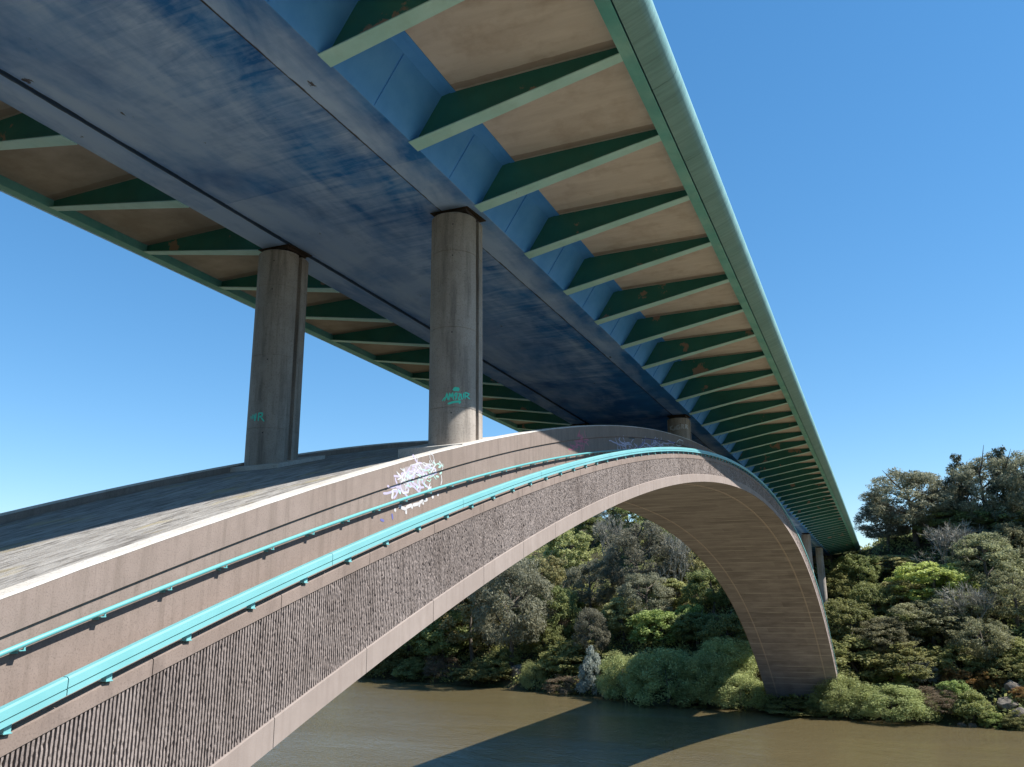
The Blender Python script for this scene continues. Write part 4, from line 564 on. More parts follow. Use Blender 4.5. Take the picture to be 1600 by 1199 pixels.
def mat_ground():
    m, nt, b = newmat('hillside_soil'); t = NT(nt)
    p = t.pos()
    n1 = t.noise(p, 0.12, 6, 0.65); n2 = t.noise(p, 1.4, 6, 0.7)
    col = t.mix(t.ramp(n1, [(0.4, 0), (0.62, 1)]), (0.035, 0.045, 0.018), (0.085, 0.062, 0.04))
    col = t.mix(t.ramp(n2, [(0.5, 0), (0.7, 0.7)]), col, (0.06, 0.075, 0.025))
    col = t.mix(t.ramp(t.noise(p, 0.3, 4), [(0.66, 0), (0.74, 0.8)]), col, (0.20, 0.13, 0.09))
    t.l(col, b.inputs['Base Color']); b.inputs['Roughness'].default_value = 1.0
    b.inputs['Specular IOR Level'].default_value = 0.1
    t.bump(n2, 1.0, 0.4, b)
    return m

xs = np.concatenate([np.linspace(-700, -170, 40)[:-1], np.arange(-170, 70, 1.6), np.linspace(70, 700, 45)])
ys = np.concatenate([np.linspace(-400, -30, 30)[:-1], np.linspace(-30, 130, 30)[:-1], np.arange(130, 270, 1.6), np.linspace(270, 1500, 50)])
hill = grid_mesh('hillside', xs, ys, ground_z, mat_ground())
tag(hill, kind='structure')

def mat_water():
    m, nt, b = newmat('brown_river_water'); t = NT(nt)
    p = t.pos()
    n0 = t.noise(p, 0.03, 3)
    col = t.mix(n0, (0.140, 0.106, 0.049), (0.120, 0.097, 0.050))
    t.l(col, b.inputs['Base Color'])
    b.inputs['Roughness'].default_value = 0.12
    b.inputs['IOR'].default_value = 1.33
    b.inputs['Specular IOR Level'].default_value = 0.36
    rip = t.n('ShaderNodeVectorRotate', rotation_type='Z_AXIS'); t.l(p, rip.inputs['Vector']); rip.inputs['Angle'].default_value = 0.5
    a = t.noise(t.scale(rip.outputs[0], (1.0, 2.2, 1)), 1.1, 4, 0.6, 0.3)
    c = t.noise(t.scale(rip.outputs[0], (1.0, 1.6, 1)), 0.22, 3, 0.5)
    calm = t.ramp(t.noise(t.scale(p, (0.25, 1.0, 1)), 0.045, 4), [(0.40, 0.30), (0.6, 1.0)])
    h = t.math('ADD', t.math('MULTIPLY', a, calm), t.math('MULTIPLY', c, 0.5))
    t.bump(h, 0.9, 0.34, b)
    return m
wm = MB(); wm.add([(-900, -500, -20), (900, -500, -20), (900, 700, -20), (-900, 700, -20)], [(0, 1, 2, 3)])
tag(wm.build('river', mat_water()), kind='structure')

# ------------------------------------------------------------------ bridge geometry (axis along y, middle of the deck at x = XC)
XC = -14.36
def prof(y): u = y / 100.0; return -0.54 * u - 0.507 * u * u
def S0(y): u = (y - 70) / 100.0; return -11.35 * u**4 - 0.95 * u**3 - 22.91 * u * u + 7.35
KF, KW = 1.0244, 1.0138
def S(y): return KF * S0(y / KF)
def led(y): u = max(-0.645, min(0.645, (y / KF - 70) / 100.0)); return S(y) + KF * (1.38 + 5.8 * u**4)
def top(y): q = y / KW; return KW * (S0(q) + 2.87 + 0.36 * math.exp(-(max(q, 5.0) - 7) / 9))
DY0, DY1 = -45.0, 213.0
ysd = [DY0 + i * 2.0 for i in range(int((DY1 - DY0) / 2) + 1)]

deck = empty('bridge_deck', (XC, 0, 11.9), 'long road deck with blue steel box girder and green side brackets crossing the river', 'bridge deck')
def mir(pts, s): return pts if s > 0 else [(2 * XC - x, z) for x, z in pts]
def deckprof(pts): return lambda y: [(x, z + prof(y)) for x, z in pts]

g = MB()
g.sweep(ysd, deckprof([(-17.40, 11.89), (-18.43, 11.89), (-19.28, 13.16), (-19.55, 13.20), (-9.17, 13.20), (-9.44, 13.16), (-10.28, 11.89), (-11.46, 11.89), (-11.46, 11.95), (-17.40, 11.95)]))
y0b = 17.33
for k in range(-10, 49):                                    # welded upright seam in the middle of each web panel, haunch plate edge
    y = y0b + 4 * k + 2.0
    for s in (1, -1):
        q = mir([(-10.26, 11.93), (-9.46, 13.13), (-9.435, 13.11), (-10.235, 11.91)], s)
        dz = prof(y)
        g.hexa([(q[0][0], y - .007, q[0][1] + dz), (q[1][0], y - .007, q[1][1] + dz), (q[1][0], y + .007, q[1][1] + dz), (q[0][0], y + .007, q[0][1] + dz),
                (q[3][0], y - .007, q[3][1] + dz), (q[2][0], y - .007, q[2][1] + dz), (q[2][0], y + .007, q[2][1] + dz), (q[3][0], y + .007, q[3][1] + dz)])
for k in range(-3, 18):                                     # transverse butt straps under the bottom plate
    y = 6.0 + 12 * k
    if DY0 < y < DY1 - 1:
        g.box(-17.38, -11.48, y - .03, y + .03, 11.942 + prof(y), 11.955 + prof(y))
for s in (1, -1):
    g.sweep(ysd, deckprof(mir([(-9.17, 13.18), (-9.02, 13.18), (-9.02, 13.215), (-9.17, 13.215)], s)))
box_girder = g.build('box_girder', M['girder'], deck)

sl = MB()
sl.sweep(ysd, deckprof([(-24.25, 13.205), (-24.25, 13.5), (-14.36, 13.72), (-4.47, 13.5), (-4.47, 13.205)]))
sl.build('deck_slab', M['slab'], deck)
rd = MB()
rd.sweep(ysd, deckprof([(-24.0, 13.515), (-24.0, 13.56), (-14.36, 13.79), (-4.7, 13.56), (-4.7, 13.515), (-14.36, 13.74)]))
rd.build('road_surface', M['asphalt'], deck)
for s in (1, -1):
    e = MB()
    e.sweep(ysd, deckprof(mir([(-4.46, 12.90), (-4.13, 12.90), (-4.13, 12.935), (-4.25, 12.95), (-4.25, 13.20), (-4.46, 13.20)], s)))
    e.build('edge_beam', M['edge_beam'], deck)
    c = MB()
    cp = [(-4.09, 12.91), (-3.66, 13.08), (-3.54, 13.16), (-3.46, 13.28), (-3.425, 13.42), (-3.44, 13.58), (-3.52, 13.74), (-3.66, 13.84), (-4.46, 13.86), (-4.46, 13.55), (-4.20, 13.52), (-4.12, 13.1)]
    yy = [DY0 + i * 4.0 for i in range(65)]
    for a, b_ in zip(yy[:-1], yy[1:]):
        if b_ > DY1: b_ = DY1
        c.sweep([a + .006, (a + b_) / 2, b_ - .006], deckprof(mir(cp, s)))
    c.build('cornice', M['cornice'], deck, smooth=40)

def bracket_mesh(s):
    m_ = MB()
    P = mir([(-10.285, 11.90), (-9.45, 13.16), (-9.17, 13.20), (-4.46, 13.20), (-4.46, 12.93)], s)
    m_.add([(x, -.012, z) for x, z in P] + [(x, .012, z) for x, z in P], [(0, 1, 2, 3, 4), (9, 8, 7, 6, 5)] + [(i, i + 5, (i + 1) % 5 + 5, (i + 1) % 5) for i in range(5)])
    f_ = MB()
    a, b_ = mir([(-10.30, 11.885), (-4.46, 12.925)], s)
    w0, w1, th = .25, .16, .03
    f_.hexa([(a[0], -w0, a[1] - th), (b_[0], -w1, b_[1] - th), (b_[0], w1, b_[1] - th), (a[0], w0, a[1] - th), (a[0], -w0, a[1]), (b_[0], -w1, b_[1]), (b_[0], w1, b_[1]), (a[0], w0, a[1])])
    po, fo = m_.build('bracket', M['plate']), f_.build('flange', M['flange'])
    for o_ in (po, fo):                                     # vertices relative to the deck's empty
        o_.data.transform(Matrix.Translation((-XC, 0, -11.9)))
    return po, fo
for s, n_single, n_all in ((1, 53, 53), (-1, 47, 53)):
    po, fo = bracket_mesh(s)
    rest = MB()
    for k in range(n_all):
        y = y0b + 4 * (k - 4)
        if y > DY1 - 0.5: break
        if k < n_single:
            p_ = po if k == 0 else po.copy()
            f_ = fo if k == 0 else fo.copy()
            if k: COL.objects.link(p_); COL.objects.link(f_)
            p_.parent = deck; p_.location = (0, y, prof(y))
            f_.parent = p_; f_.location = (0, 0, 0)
        else:
            for me in (po.data, fo.data):
                rest.add([(v.co.x + XC, v.co.y + y, v.co.z + 11.9 + prof(y)) for v in me.vertices], [tuple(q.vertices) for q in me.polygons])
    if rest.v:
        tag(rest.build('bracket', M['plate'], deck), kind='stuff')

# ---- arch
arch = empty('concrete_arch', (-14.45, 70, -20), 'wide concrete arch with ribbed side band carrying the road deck over the river', 'arch bridge')
ysa = [-20 + 0.75 * i for i in range(248)]                  # -20 .. 161.5
XR, XL = -8.4, -20.7
WR, WL = -10.29, -18.81
a_ = MB()
def soffit_prof(y):
    z = S(y)
    return [(XR - .04, z), (-10.12, z), (-10.14, z - .035), (-10.24, z - .035), (-10.26, z), (-18.80, z), (-18.82, z - .035), (-18.92, z - .035), (-18.94, z), (XL + .04, z),
            (XL + .04, z + .40), (XR - .04, z + .40)]
a_.sweep(ysa, soffit_prof)
a_.build('soffit_slab', M['soffit'], arch)
core = MB()
core.sweep(ysa, lambda y: [(XR - .10, S(y) + .38), (XR - .12, S(y) + .44), (WR - .06, S(y) + .44), (WR - .07, top(y) - .30), (WL + .07, top(y) - .30), (WL + .06, S(y) + .44), (XL + .12, S(y) + .44), (XL + .10, S(y) + .38)])
core.build('arch_box', M['parapet'], arch)
t_ = MB()
t_.sweep(ysa, lambda y: [(WR - .24, top(y) - .40), (WR - .24, top(y) - .19), (-14.4, top(y) - .17), (WL + .24, top(y) - .19), (WL + .24, top(y) - .40)])
t_.build('top_slab', M['top'], arch)
for s in (1, -1):
    X = (lambda x: x) if s > 0 else (lambda x: -29.1 - x)
    w_ = MB()
    w_.sweep(ysa, lambda y: [(X(WR - .05), led(y) - .86), (X(WR - .05), top(y) - .52), (X(WR + .005), top(y) - .50), (X(WR + .005), top(y)), (X(WR - .25), top(y)), (X(WR - .25), led(y) - .86)])
    w_.build('parapet_wall', M['parapet'], arch)
    k_ = MB()
    k_.sweep(ysa, lambda y: [(X(WR + .012), top(y) - .012 + .006 * math.sin(y * 3.1) * math.sin(y * 1.7)), (X(WR - .005), top(y) + .028), (X(WR - .245), top(y) + .048), (X(WR - .255), top(y) - .012)])
    k_.build('parapet_coping', M['coping'], arch)
    # walkway slab and lower band, cast in 2.34 m lengths with open joints
    l_ = MB(); b_ = MB()
    yj = KF * (7.95 - 2.343 * 11)
    LJ = KF * 2.343
    while yj < 164:
        seg = [yj + .007, yj + .6, yj + 1.2, yj + 1.8, yj + LJ - .007]
        l_.sweep(seg, lambda y: [(X(XR), led(y) - .21), (X(XR), led(y) - .025), (X(XR - .03), led(y)), (X(XR - .16), led(y)), (X(XR - .16), led(y) - .80), (X(WR - .07), led(y) - .80), (X(WR - .07), led(y) - .92), (X(XR - .11), led(y) - .92), (X(XR - .11), led(y) - .21)])
        b_.sweep(seg, lambda y: [(X(XR), S(y) - .012), (X(XR), S(y) + .39), (X(XR - .02), S(y) + .41), (X(XR - .12), S(y) + .41), (X(XR - .12), S(y) + .3), (X(XR - .035), S(y) + .3), (X(XR - .035), S(y) - .012)])
        yj += LJ
    l_.build('walkway_slab', M['ledge'], arch)
    b_.build('lower_band', M['band'], arch)
    # corduroy concrete: real ribs with hammered crests
    rng = np.random.default_rng(3 + s)
    V = []; F = []
    def ribs(ya, yb, pitch, rows):
        ny = int((yb - ya) / pitch)
        pat = [(0.0, -.105), (0.40, -.103), (0.46, -.020), (0.92, -.018)]
        cols = [(ya + (i + f) * pitch, d) for i in range(ny) for f, d in pat]
        n = len(cols)
        base = len(V)
        yc = np.array([c[0] for c in cols]); dc = np.array([c[1] for c in cols])
        Sy = np.array([S(v) for v in yc]); Ly = np.array([led(v) for v in yc])
        for r in range(rows + 1):
            q = r / rows
            z = Sy + .39 + (Ly - .205 - Sy - .39) * q
            crest = dc > -.03
            j = np.where(crest, rng.normal(0, .003, n), rng.normal(0, .002, n))
            chip = np.where(crest & (rng.random(n) < .035), -.014, 0)
            xx = XR + dc + np.clip(j, -.018, .014) + chip
            yj_ = yc + np.where(crest, rng.normal(0, pitch * .012, n), 0)
            zz = z + (rng.normal(0, .006, n) if 0 < r < rows else 0)
            V.extend(zip(([X(v) for v in xx]), yj_, zz))
        for r in range(rows):
            i0 = base + r * n
            F.extend([(i0 + i, i0 + i + 1, i0 + n + i + 1, i0 + n + i) for i in range(n - 1)])
    if s > 0:
        ribs(2.0, 40.0, .056, 40); ribs(40.0, 62.0, .056, 14); ribs(62.0, 162, .13, 6); ribs(-19.5, 2.0, .13, 6)
    else:
        ribs(-19.5, 158, .24, 4)
    rb = MB(); rb.add(V, F)
    rb.build('ribbed_panel', M['ribbed'], arch)

# spray paint on the parapet, thin films following the wall
def ribbon(m_, pts, nor, wd, mi=0):
    pts = [Vector(q) for q in pts]; V = []; n = len(pts)
    for i in range(n):
        t = (pts[min(i + 1, n - 1)] - pts[max(i - 1, 0)]).normalized()
        sd = nor[i].cross(t).normalized() * wd * .5
        taper = 0.55 if i in (0, n - 1) else 1.0
        V += [pts[i] + sd * taper, pts[i] - sd * taper]
    m_.add(V, [(2 * i, 2 * i + 1, 2 * i + 3, 2 * i + 2) for i in range(n - 1)], mi)
def subdiv(st, n=4):
    out = []
    for a, b in zip(st[:-1], st[1:]):
        for k in range(n): out.append((a[0] + (b[0] - a[0]) * k / n, a[1] + (b[1] - a[1]) * k / n))
    return out + [st[-1]]
wall_labels = {'fade': 'faded old paint fill', 'white': 'white outlines and drips', 'lilac': 'faded lilac fill', 'mint': 'mint green strokes', 'blue': 'blue scrawl', 'black': 'short black dashes', 'red': 'red scrawl'}
lay = {'fade': .001, 'lilac': .002, 'red': .003, 'mint': .004, 'blue': .005, 'white': .006, 'black': .007}
for col, marks in WALL_MARKS.items():
    gm = MB()
    for i, (wd, st) in enumerate(marks):
        pts = []
        for (y, dz) in subdiv(st, 5):
            x = WR + .005 if dz > -.50 else WR - .05
            pts.append((x + lay[col] + 5e-5 * (i % 18), y, top(y) + dz))
        cur = [pts[0]]
        for q in pts[1:]:
            if abs(q[0] - cur[-1][0]) > .03:
                if len(cur) > 1: ribbon(gm, cur, [Vector((1, 0, 0))] * len(cur), wd)
                cur = [q]
            else: cur.append(q)
        if len(cur) > 1: ribbon(gm, cur, [Vector((1, 0, 0))] * len(cur), wd)
    go = gm.build('graffiti_tag', M['tag_' + col], arch)
    go['label'] = wall_labels[col] + ' sprayed on the parapet'

# ---- piers
PR, PE = .71, .21
def pier_section():
    P = []
    def arc(cy, a0, a1, n):
        for i in range(n + 1):
            a = a0 + (a1 - a0) * i / n
            P.append((PR * math.sin(a), cy - PR * math.cos(a)))
    hp = math.pi / 2
    gw, gd = .10, .13
    arc(-PE, -hp, hp, 36)                       # half towards -y, from -x round to +x
    P.extend([(PR, -gw), (PR - gd, -gw), (PR - gd, gw), (PR, gw)])
    arc(PE, hp, 3 * hp, 36)
    P.extend([(-PR, gw), (-PR + gd, gw), (-PR + gd, -gw), (-PR, -gw)])
    return P
SEC = pier_section()
def make_pier(x, y, zb, zt, label, marks=None):
    root = empty('bridge_pier', (x, y, zb), label, 'pier', 'round concrete piers under the deck')
    sh = MB()
    zs = [zb - .5]; joints = []
    z = zb + .92
    while z < zt - .8:
        joints.append(z); z += 2.45
    lev = [(zb - .5, 1)]
    for j in joints: lev += [(j - .011, 1), (j - .006, .985), (j + .006, .985), (j + .011, 1)]
    lev += [(zt - .03, 1), (zt, .97)]
    V = []; n = len(SEC)
    for (zz, k) in lev: V += [(x + px_ * k, y + py_ * k, zz) for px_, py_ in SEC]
    F = [(i * n + j, i * n + (j + 1) % n, (i + 1) * n + (j + 1) % n, (i + 1) * n + j) for i in range(len(lev) - 1) for j in range(n)]
    F += [tuple(range(n - 1, -1, -1)), tuple((len(lev) - 1) * n + j for j in range(n))]
    sh.add(V, F, 0)
    for j in joints + [zt - .25]:               # small tie holes under each joint
        for az in (.42, -.9):
            ax, ay = math.sin(az), -math.cos(az)
            cx_, cy_ = x + ax * (PR + .002), y - PE + ay * (PR + .002)
            ring = []
            for q in range(8):
                an = q * math.pi / 4
                ring.append((cx_ - ay * .022 * math.cos(an), cy_ + ax * .022 * math.cos(an), j - .17 + .022 * math.sin(an)))
            sh.add(ring, [tuple(range(8))], 1)
    sh.build('shaft', [M['pier'], M['joint']], root, smooth=30)
    be = MB(); zd = 11.89 + prof(y)
    be.box(x - .42, x + .42, y - .42, y + .42, zt - .002, zt + .12)
    be.box(x - .55, x + .55, y - .50, y + .50, zt + .122, zd - .033)
    be.hexa([(x - .66, y - .60, zd - .03), (x + .62, y - .54, zd - .03), (x + .72, y + .62, zd - .03), (x - .60, y + .66, zd - .03), (x - .66, y - .60, zd - .004), (x + .62, y - .54, zd - .004), (x + .72, y + .62, zd - .004), (x - .60, y + .66, zd - .004)])
    be.build('bearing', M['bearing'], root)
    if zb > -3 and 0 < y < 140:
        pl = MB()
        sx = 1 if x > XC else -1
        xa, xb = (x - 1.25, WR - .03) if sx > 0 else (WL + .03, x + 1.25)
        q = []
        for zo in (-.3, .06 if sx > 0 else -.05):
            for yy_ in (y - 1.2, y + 1.2):
                q.append([(xa, yy_, top(yy_) + zo), (xb, yy_, top(yy_) + zo)])
        pl.hexa([q[0][0], q[0][1], q[1][1], q[1][0], q[2][0], q[2][1], q[3][1], q[3][0]])
        pl.build('plinth', M['coping'], root)
    if marks:
        gm = MB()
        for i, (wd, st) in enumerate(PIER_MARKS[marks[0]]):
            wd *= 1.35
            sp = subdiv(st, 4); pts = []; nor = []
            for az, zz in sp:
                nv = Vector((math.sin(az), -math.cos(az), 0))
                pts.append(Vector((x, y - PE, 0)) + nv * (PR + .005 + .0008 * (i % 5)) + Vector((0, 0, zz))); nor.append(nv)
            ribbon(gm, pts, nor, wd)
        go = gm.build('graffiti_tag', M[marks[1]], root)
        go['label'] = marks[2]
    return root
XPR, XPL = -11.15, -17.95
def pt(y): return 11.89 + prof(y) - .26
make_pier(XPR, 21.6, top(21.6), pt(21.6), 'tall round pier with a green tag, standing on the sunlit arch edge', ('right_near', 'tag_green', 'green graffiti tag reading AMOUR'))
make_pier(XPL, 21.6, top(21.6), pt(21.6), 'tall shaded pier on the far edge of the arch top, against the sky', ('left_near', 'tag_green', 'end of a green graffiti tag'))
make_pier(XPR, 53.8, top(53.8), pt(53.8), 'short stub pier with white lettering beside the crown of the arch', ('right_next', 'tag_white', 'white scrawled capitals'))
make_pier(XPL, 53.8, top(53.8), pt(53.8), 'short stub pier at the crown, on the shaded side of the arch')
def gz(x, y): return float(ground_z(x, y))
make_pier(XPR + .3, 151.3, max(S(151.3) + 2.5, gz(XPR, 151.3)), pt(151.3), 'slender far pier rising behind the descending arch edge')
make_pier(XPR + .3, 183.3, gz(XPR, 183.3), pt(183.3), 'slender far pier nearest the abutment, standing on the wooded slope')
make_pier(XPL - .3, 151.3, max(S(151.3) + 2.5, gz(XPL, 151.3)), pt(151.3), 'far pier on the shaded side of the descending arch')
make_pier(XPL - .3, 183.3, gz(XPL, 183.3), pt(183.3), 'far pier on the shaded slope before the abutment')

# ---- abutment
ab = empty('abutment', (XC, 213.6, 4), 'dark concrete abutment wall under the far end of the deck', 'abutment')
m_ = MB(); m_.box(XC - 9, XC + 9, 213.2, 215.5, -2, 9.85); m_.build('front_wall', M['parapet'], ab)
m_ = MB(); m_.box(XC - 4.5, XC + 4.5, 211.6, 213.19, -2, 8.6); m_.build('bearing_shelf', M['parapet'], ab)
m_ = MB()
for s in (1, -1):
    xa = XC + s * 9.0; xb = XC + s * 10.7
    m_.box(min(xa, xb) + .002, max(xa, xb), 213.3, 224, -2, 10.3)
m_.build('wing_wall', M['parapet'], ab)
rdm = MB(); rdm.box(XC - 9.6, XC + 9.6, 215.52, 420, 9.4, 10.0); tag(rdm.build('road', M['asphalt']), kind='structure')

# ---- guard rail on the outer edge of the walkway
gr = empty('guard_rail', (XR, 70, led(70)), 'turquoise double beam rail along the outer edge of the arch walkway', 'railing')
ysr = [-4 + .6 * i for i in range(265)]
m_ = MB()
PS = KF * 1.1715
def rail_segments():                                        # beams come in lengths of four bays with a narrow open joint
    y = KF * (4.95 - 2 * 1.1715) - PS * 4.5
    while y < 158:
        yield [y + .006] + [y + PS * 4 * q / 8 for q in range(1, 8)] + [y + PS * 4 - .006]
        y += PS * 4
for sg in rail_segments():
    m_.sweep(sg, lambda y: [(XR + .10, led(y) + .112), (XR + .10, led(y) + .175), (XR + .03, led(y) + .175), (XR + .03, led(y) + .112)])
m_.build('lower_beam', M['teal'], gr)
m_ = MB()
for sg in rail_segments():
    m_.sweep(sg, lambda y: [(XR + .10, led(y) + .19), (XR + .10, led(y) + .285), (XR + .08, led(y) + .305), (XR + .01, led(y) + .31), (XR + .01, led(y) + .19)])
m_.build('upper_beam', M['teal'], gr)
post = None; rest = MB()
pm = MB()
pm.box(-.05, .035, -.04, .04, .0, .118)
pm.box(-.08, .045, -.05, .05, .006, .016)
post = pm.build('post', M['teal'])
NP = 100
for i in range(135):
    y = KF * (4.95 + 1.1715 * (i - 2))
    if y > 158: break
    if i < NP:
        o = post if i == 0 else post.copy()
        if i: COL.objects.link(o)
        o.parent = gr; o.location = (0, y - 70, led(y) - led(70))
    else:
        rest.add([(v.co.x + XR, v.co.y + y, v.co.z + led(y)) for v in post.data.vertices], [tuple(q.vertices) for q in post.data.polygons])
tag(rest.build('post', M['teal'], gr), kind='stuff')

# ---- hand rail pipe on the parapet
HX = WR + .09
hr = empty('hand_rail', (HX, 70, led(70) + .3), 'turquoise pipe handrail bracketed to the parapet wall of the arch', 'handrail')
m_ = MB(); m_.tube([(HX, y, led(y) + .30) for y in ysr], .036, 10); m_.build('pipe', M['teal_pipe'], hr, smooth=60)
bm_ = MB()
bm_.box(-.14, -.125, -.05, .05, -.11, -.02); bm_.box(-.126, .02, -.045, .045, -.075, -.063); bm_.box(.0, .014, .02, .045, -.07, .0); bm_.box(-.10, -.09, -.045, -.03, -.064, -.02)
bo = bm_.build('bracket', M['teal_pipe']); rest = MB()
for i in range(135):
    y = KW * (7.59 + 1.171 * (i - 3))
    if y > 158: break
    if i < 100:
        o = bo if i == 0 else bo.copy()
        if i: COL.objects.link(o)
        o.parent = hr; o.location = (0, y - 70, led(y) - led(70))
    else:
        rest.add([(v.co.x - 9.98, v.co.y + y, v.co.z + led(y) + .3) for v in bo.data.vertices], [tuple(q.vertices) for q in bo.data.polygons])
tag(rest.build('bracket', M['teal_pipe'], hr), kind='stuff')

# ------------------------------------------------------------------ vegetation
def leafmat(name, dark, light, trans=0.5, rough=0.6, hue=0.04):
    m, nt, b = newmat(name); t = NT(nt)
    at = t.n('ShaderNodeAttribute', attribute_name='tint')
    oi = t.n('ShaderNodeObjectInfo')
    col = t.mix(at.outputs['Fac'], dark, light)
    hs = t.n('ShaderNodeHueSaturation'); t.l(col, hs.inputs['Color'])
    t.l(t.math('ADD', 0.5 - hue / 2, t.math('MULTIPLY', oi.outputs['Random'], hue)), hs.inputs['Hue'])
    t.l(t.math('ADD', 0.82, t.math('MULTIPLY', oi.outputs['Random'], 0.36)), hs.inputs['Value'])
    t.l(hs.outputs[0], b.inputs['Base Color'])
    b.inputs['Roughness'].default_value = rough
    b.inputs['Specular IOR Level'].default_value = 0.3
    tr = t.n('ShaderNodeBsdfTranslucent'); t.l(hs.outputs[0], tr.inputs['Color'])
    mx = t.n('ShaderNodeMixShader'); mx.inputs[0].default_value = trans
    t.l(b.outputs[0], mx.inputs[1]); t.l(tr.outputs[0], mx.inputs[2])
    out = nt.nodes['Material Output']; t.l(mx.outputs[0], out.inputs[0])
    return m
V_ = {}
V_['pine'] = leafmat('pine_needles', (0.126, 0.131, 0.084), (0.387, 0.370, 0.247))
V_['conifer'] = leafmat('conifer_needles', (0.041, 0.058, 0.037), (0.149, 0.166, 0.101), .2)
V_['broadleaf'] = leafmat('dark_leaves', (0.104, 0.146, 0.056), (0.409, 0.421, 0.156))
V_['fresh_tree'] = leafmat('fresh_leaves', (0.177, 0.189, 0.070), (0.527, 0.486, 0.205), .35, hue=.05)
V_['lime_tree'] = leafmat('lime_leaves', (0.257, 0.312, 0.084), (0.675, 0.728, 0.224), .45, hue=.01)
V_['grey_tree'] = leafmat('grey_green_leaves', (0.140, 0.145, 0.077), (0.407, 0.395, 0.212))
V_['willow'] = leafmat('willow_leaves', (0.156, 0.186, 0.069), (0.544, 0.562, 0.220), .35, hue=.02)
V_['shrub'] = leafmat('shrub_leaves', (0.124, 0.154, 0.058), (0.473, 0.453, 0.166))
V_['fresh_shrub'] = leafmat('fresh_shrub_leaves', (0.147, 0.195, 0.048), (0.435, 0.513, 0.165), .35)
V_['brown_shrub'] = leafmat('brown_twigs', (0.128, 0.090, 0.057), (0.351, 0.263, 0.176))
V_['gorse'] = leafmat('rusty_gorse', (0.136, 0.090, 0.029), (0.421, 0.238, 0.078))
V_['silver_shrub'] = leafmat('silver_leaves', (0.164, 0.181, 0.154), (0.527, 0.562, 0.491))
V_['bare_tree'] = leafmat('grey_twigs', (0.154, 0.136, 0.109), (0.358, 0.328, 0.269), .1)
V_['bark'] = paint('grey_brown_bark', (0.085, 0.068, 0.052), (0.16, 0.135, 0.11), rough=.95, sc=4)

def leaf_mesh(name, blobs, n, leaf, rng, mat, aspect=0.55, shell=0.25, down=0.0):
    """many small leaf faces spread through overlapping clumps; unit-size crown"""
    B = np.array(blobs, float)
    area = (B[:, 3] * B[:, 4] + B[:, 4] * B[:, 5] + B[:, 3] * B[:, 5])
    cnt = np.maximum(8, (n * area / area.sum())).astype(int)
    C = []; N = []; T = []
    for (cx, cy, cz, rx, ry, rz), k in zip(B, cnt):
        d = rng.normal(size=(k, 3)); d /= np.linalg.norm(d, axis=1)[:, None]
        # ragged edge: short sprays reach past the clump in random directions
        spray = rng.normal(size=(9, 3)); spray /= np.linalg.norm(spray, axis=1)[:, None]
        lobes = np.maximum(0, (d @ spray.T)).max(1) ** 6
        r = (shell + (1 - shell) * rng.random(k) ** .5) * (0.80 + 0.55 * lobes)
        C.append(np.stack([cx + d[:, 0] * r * rx, cy + d[:, 1] * r * ry, cz + d[:, 2] * r * rz], 1))
        nn = d * .9 + rng.normal(size=(k, 3)) * .75; nn[:, 2] += .25 - down
        N.append(nn / np.linalg.norm(nn, axis=1)[:, None])
        ct = rng.random() * .45
        T.append(np.clip(ct + .55 * rng.random(k), 0, 1))
    C = np.concatenate(C); N = np.concatenate(N); T = np.concatenate(T)
    K = len(C)
    rv = rng.normal(size=(K, 3))
    A = np.cross(N, rv); A /= np.linalg.norm(A, axis=1)[:, None]
    Bv = np.cross(N, A)
    s = leaf * (.55 + .9 * rng.random(K))[:, None]
    P = np.stack([C - A * s, C + Bv * s * aspect, C + A * s, C - Bv * s * aspect], 1).reshape(-1, 3)
    me = bpy.data.meshes.new(name)
    me.vertices.add(K * 4); me.vertices.foreach_set('co', P.ravel())
    me.loops.add(K * 4); me.loops.foreach_set('vertex_index', np.arange(K * 4))
    me.polygons.add(K); me.polygons.foreach_set('loop_start', np.arange(K) * 4); me.polygons.foreach_set('loop_total', np.full(K, 4))
    at = me.attributes.new('tint', 'FLOAT', 'FACE'); at.data.foreach_set('value', T)
    me.materials.append(mat)
    me.update(); me.validate()
    return me

def mesh_of(mb, name, mat):
    o = mb.build(name, mat, None, smooth=60)
    me = o.data; bpy.data.objects.remove(o)
    return me

def trunk_mesh(name, h, r, limbs, rng, spread=.3, lean=.05):
    mb = MB()
    top_ = Vector((rng.normal(0, lean), rng.normal(0, lean), h))
    pts = [Vector((0, 0, -.06)), Vector((0, 0, .02)), top_ * .35 + Vector((rng.normal(0, .02), rng.normal(0, .02), 0)), top_ * .7, top_]
    mb.tube(pts, [r * 1.35, r, r * .75, r * .5, r * .18], 7)
    for i in range(limbs):
        q = .3 + .6 * rng.random(); st = top_ * q
        an = rng.random() * 6.283; L = spread * (.6 + .6 * rng.random())
        en = st + Vector((math.cos(an) * L, math.sin(an) * L, .10 + .18 * rng.random()))
        mid = (st + en) / 2 + Vector((0, 0, -.03))
        mb.tube([st, mid, en], [r * .42, r * .28, r * .08], 5)
    return mesh_of(mb, name, V_['bark'])

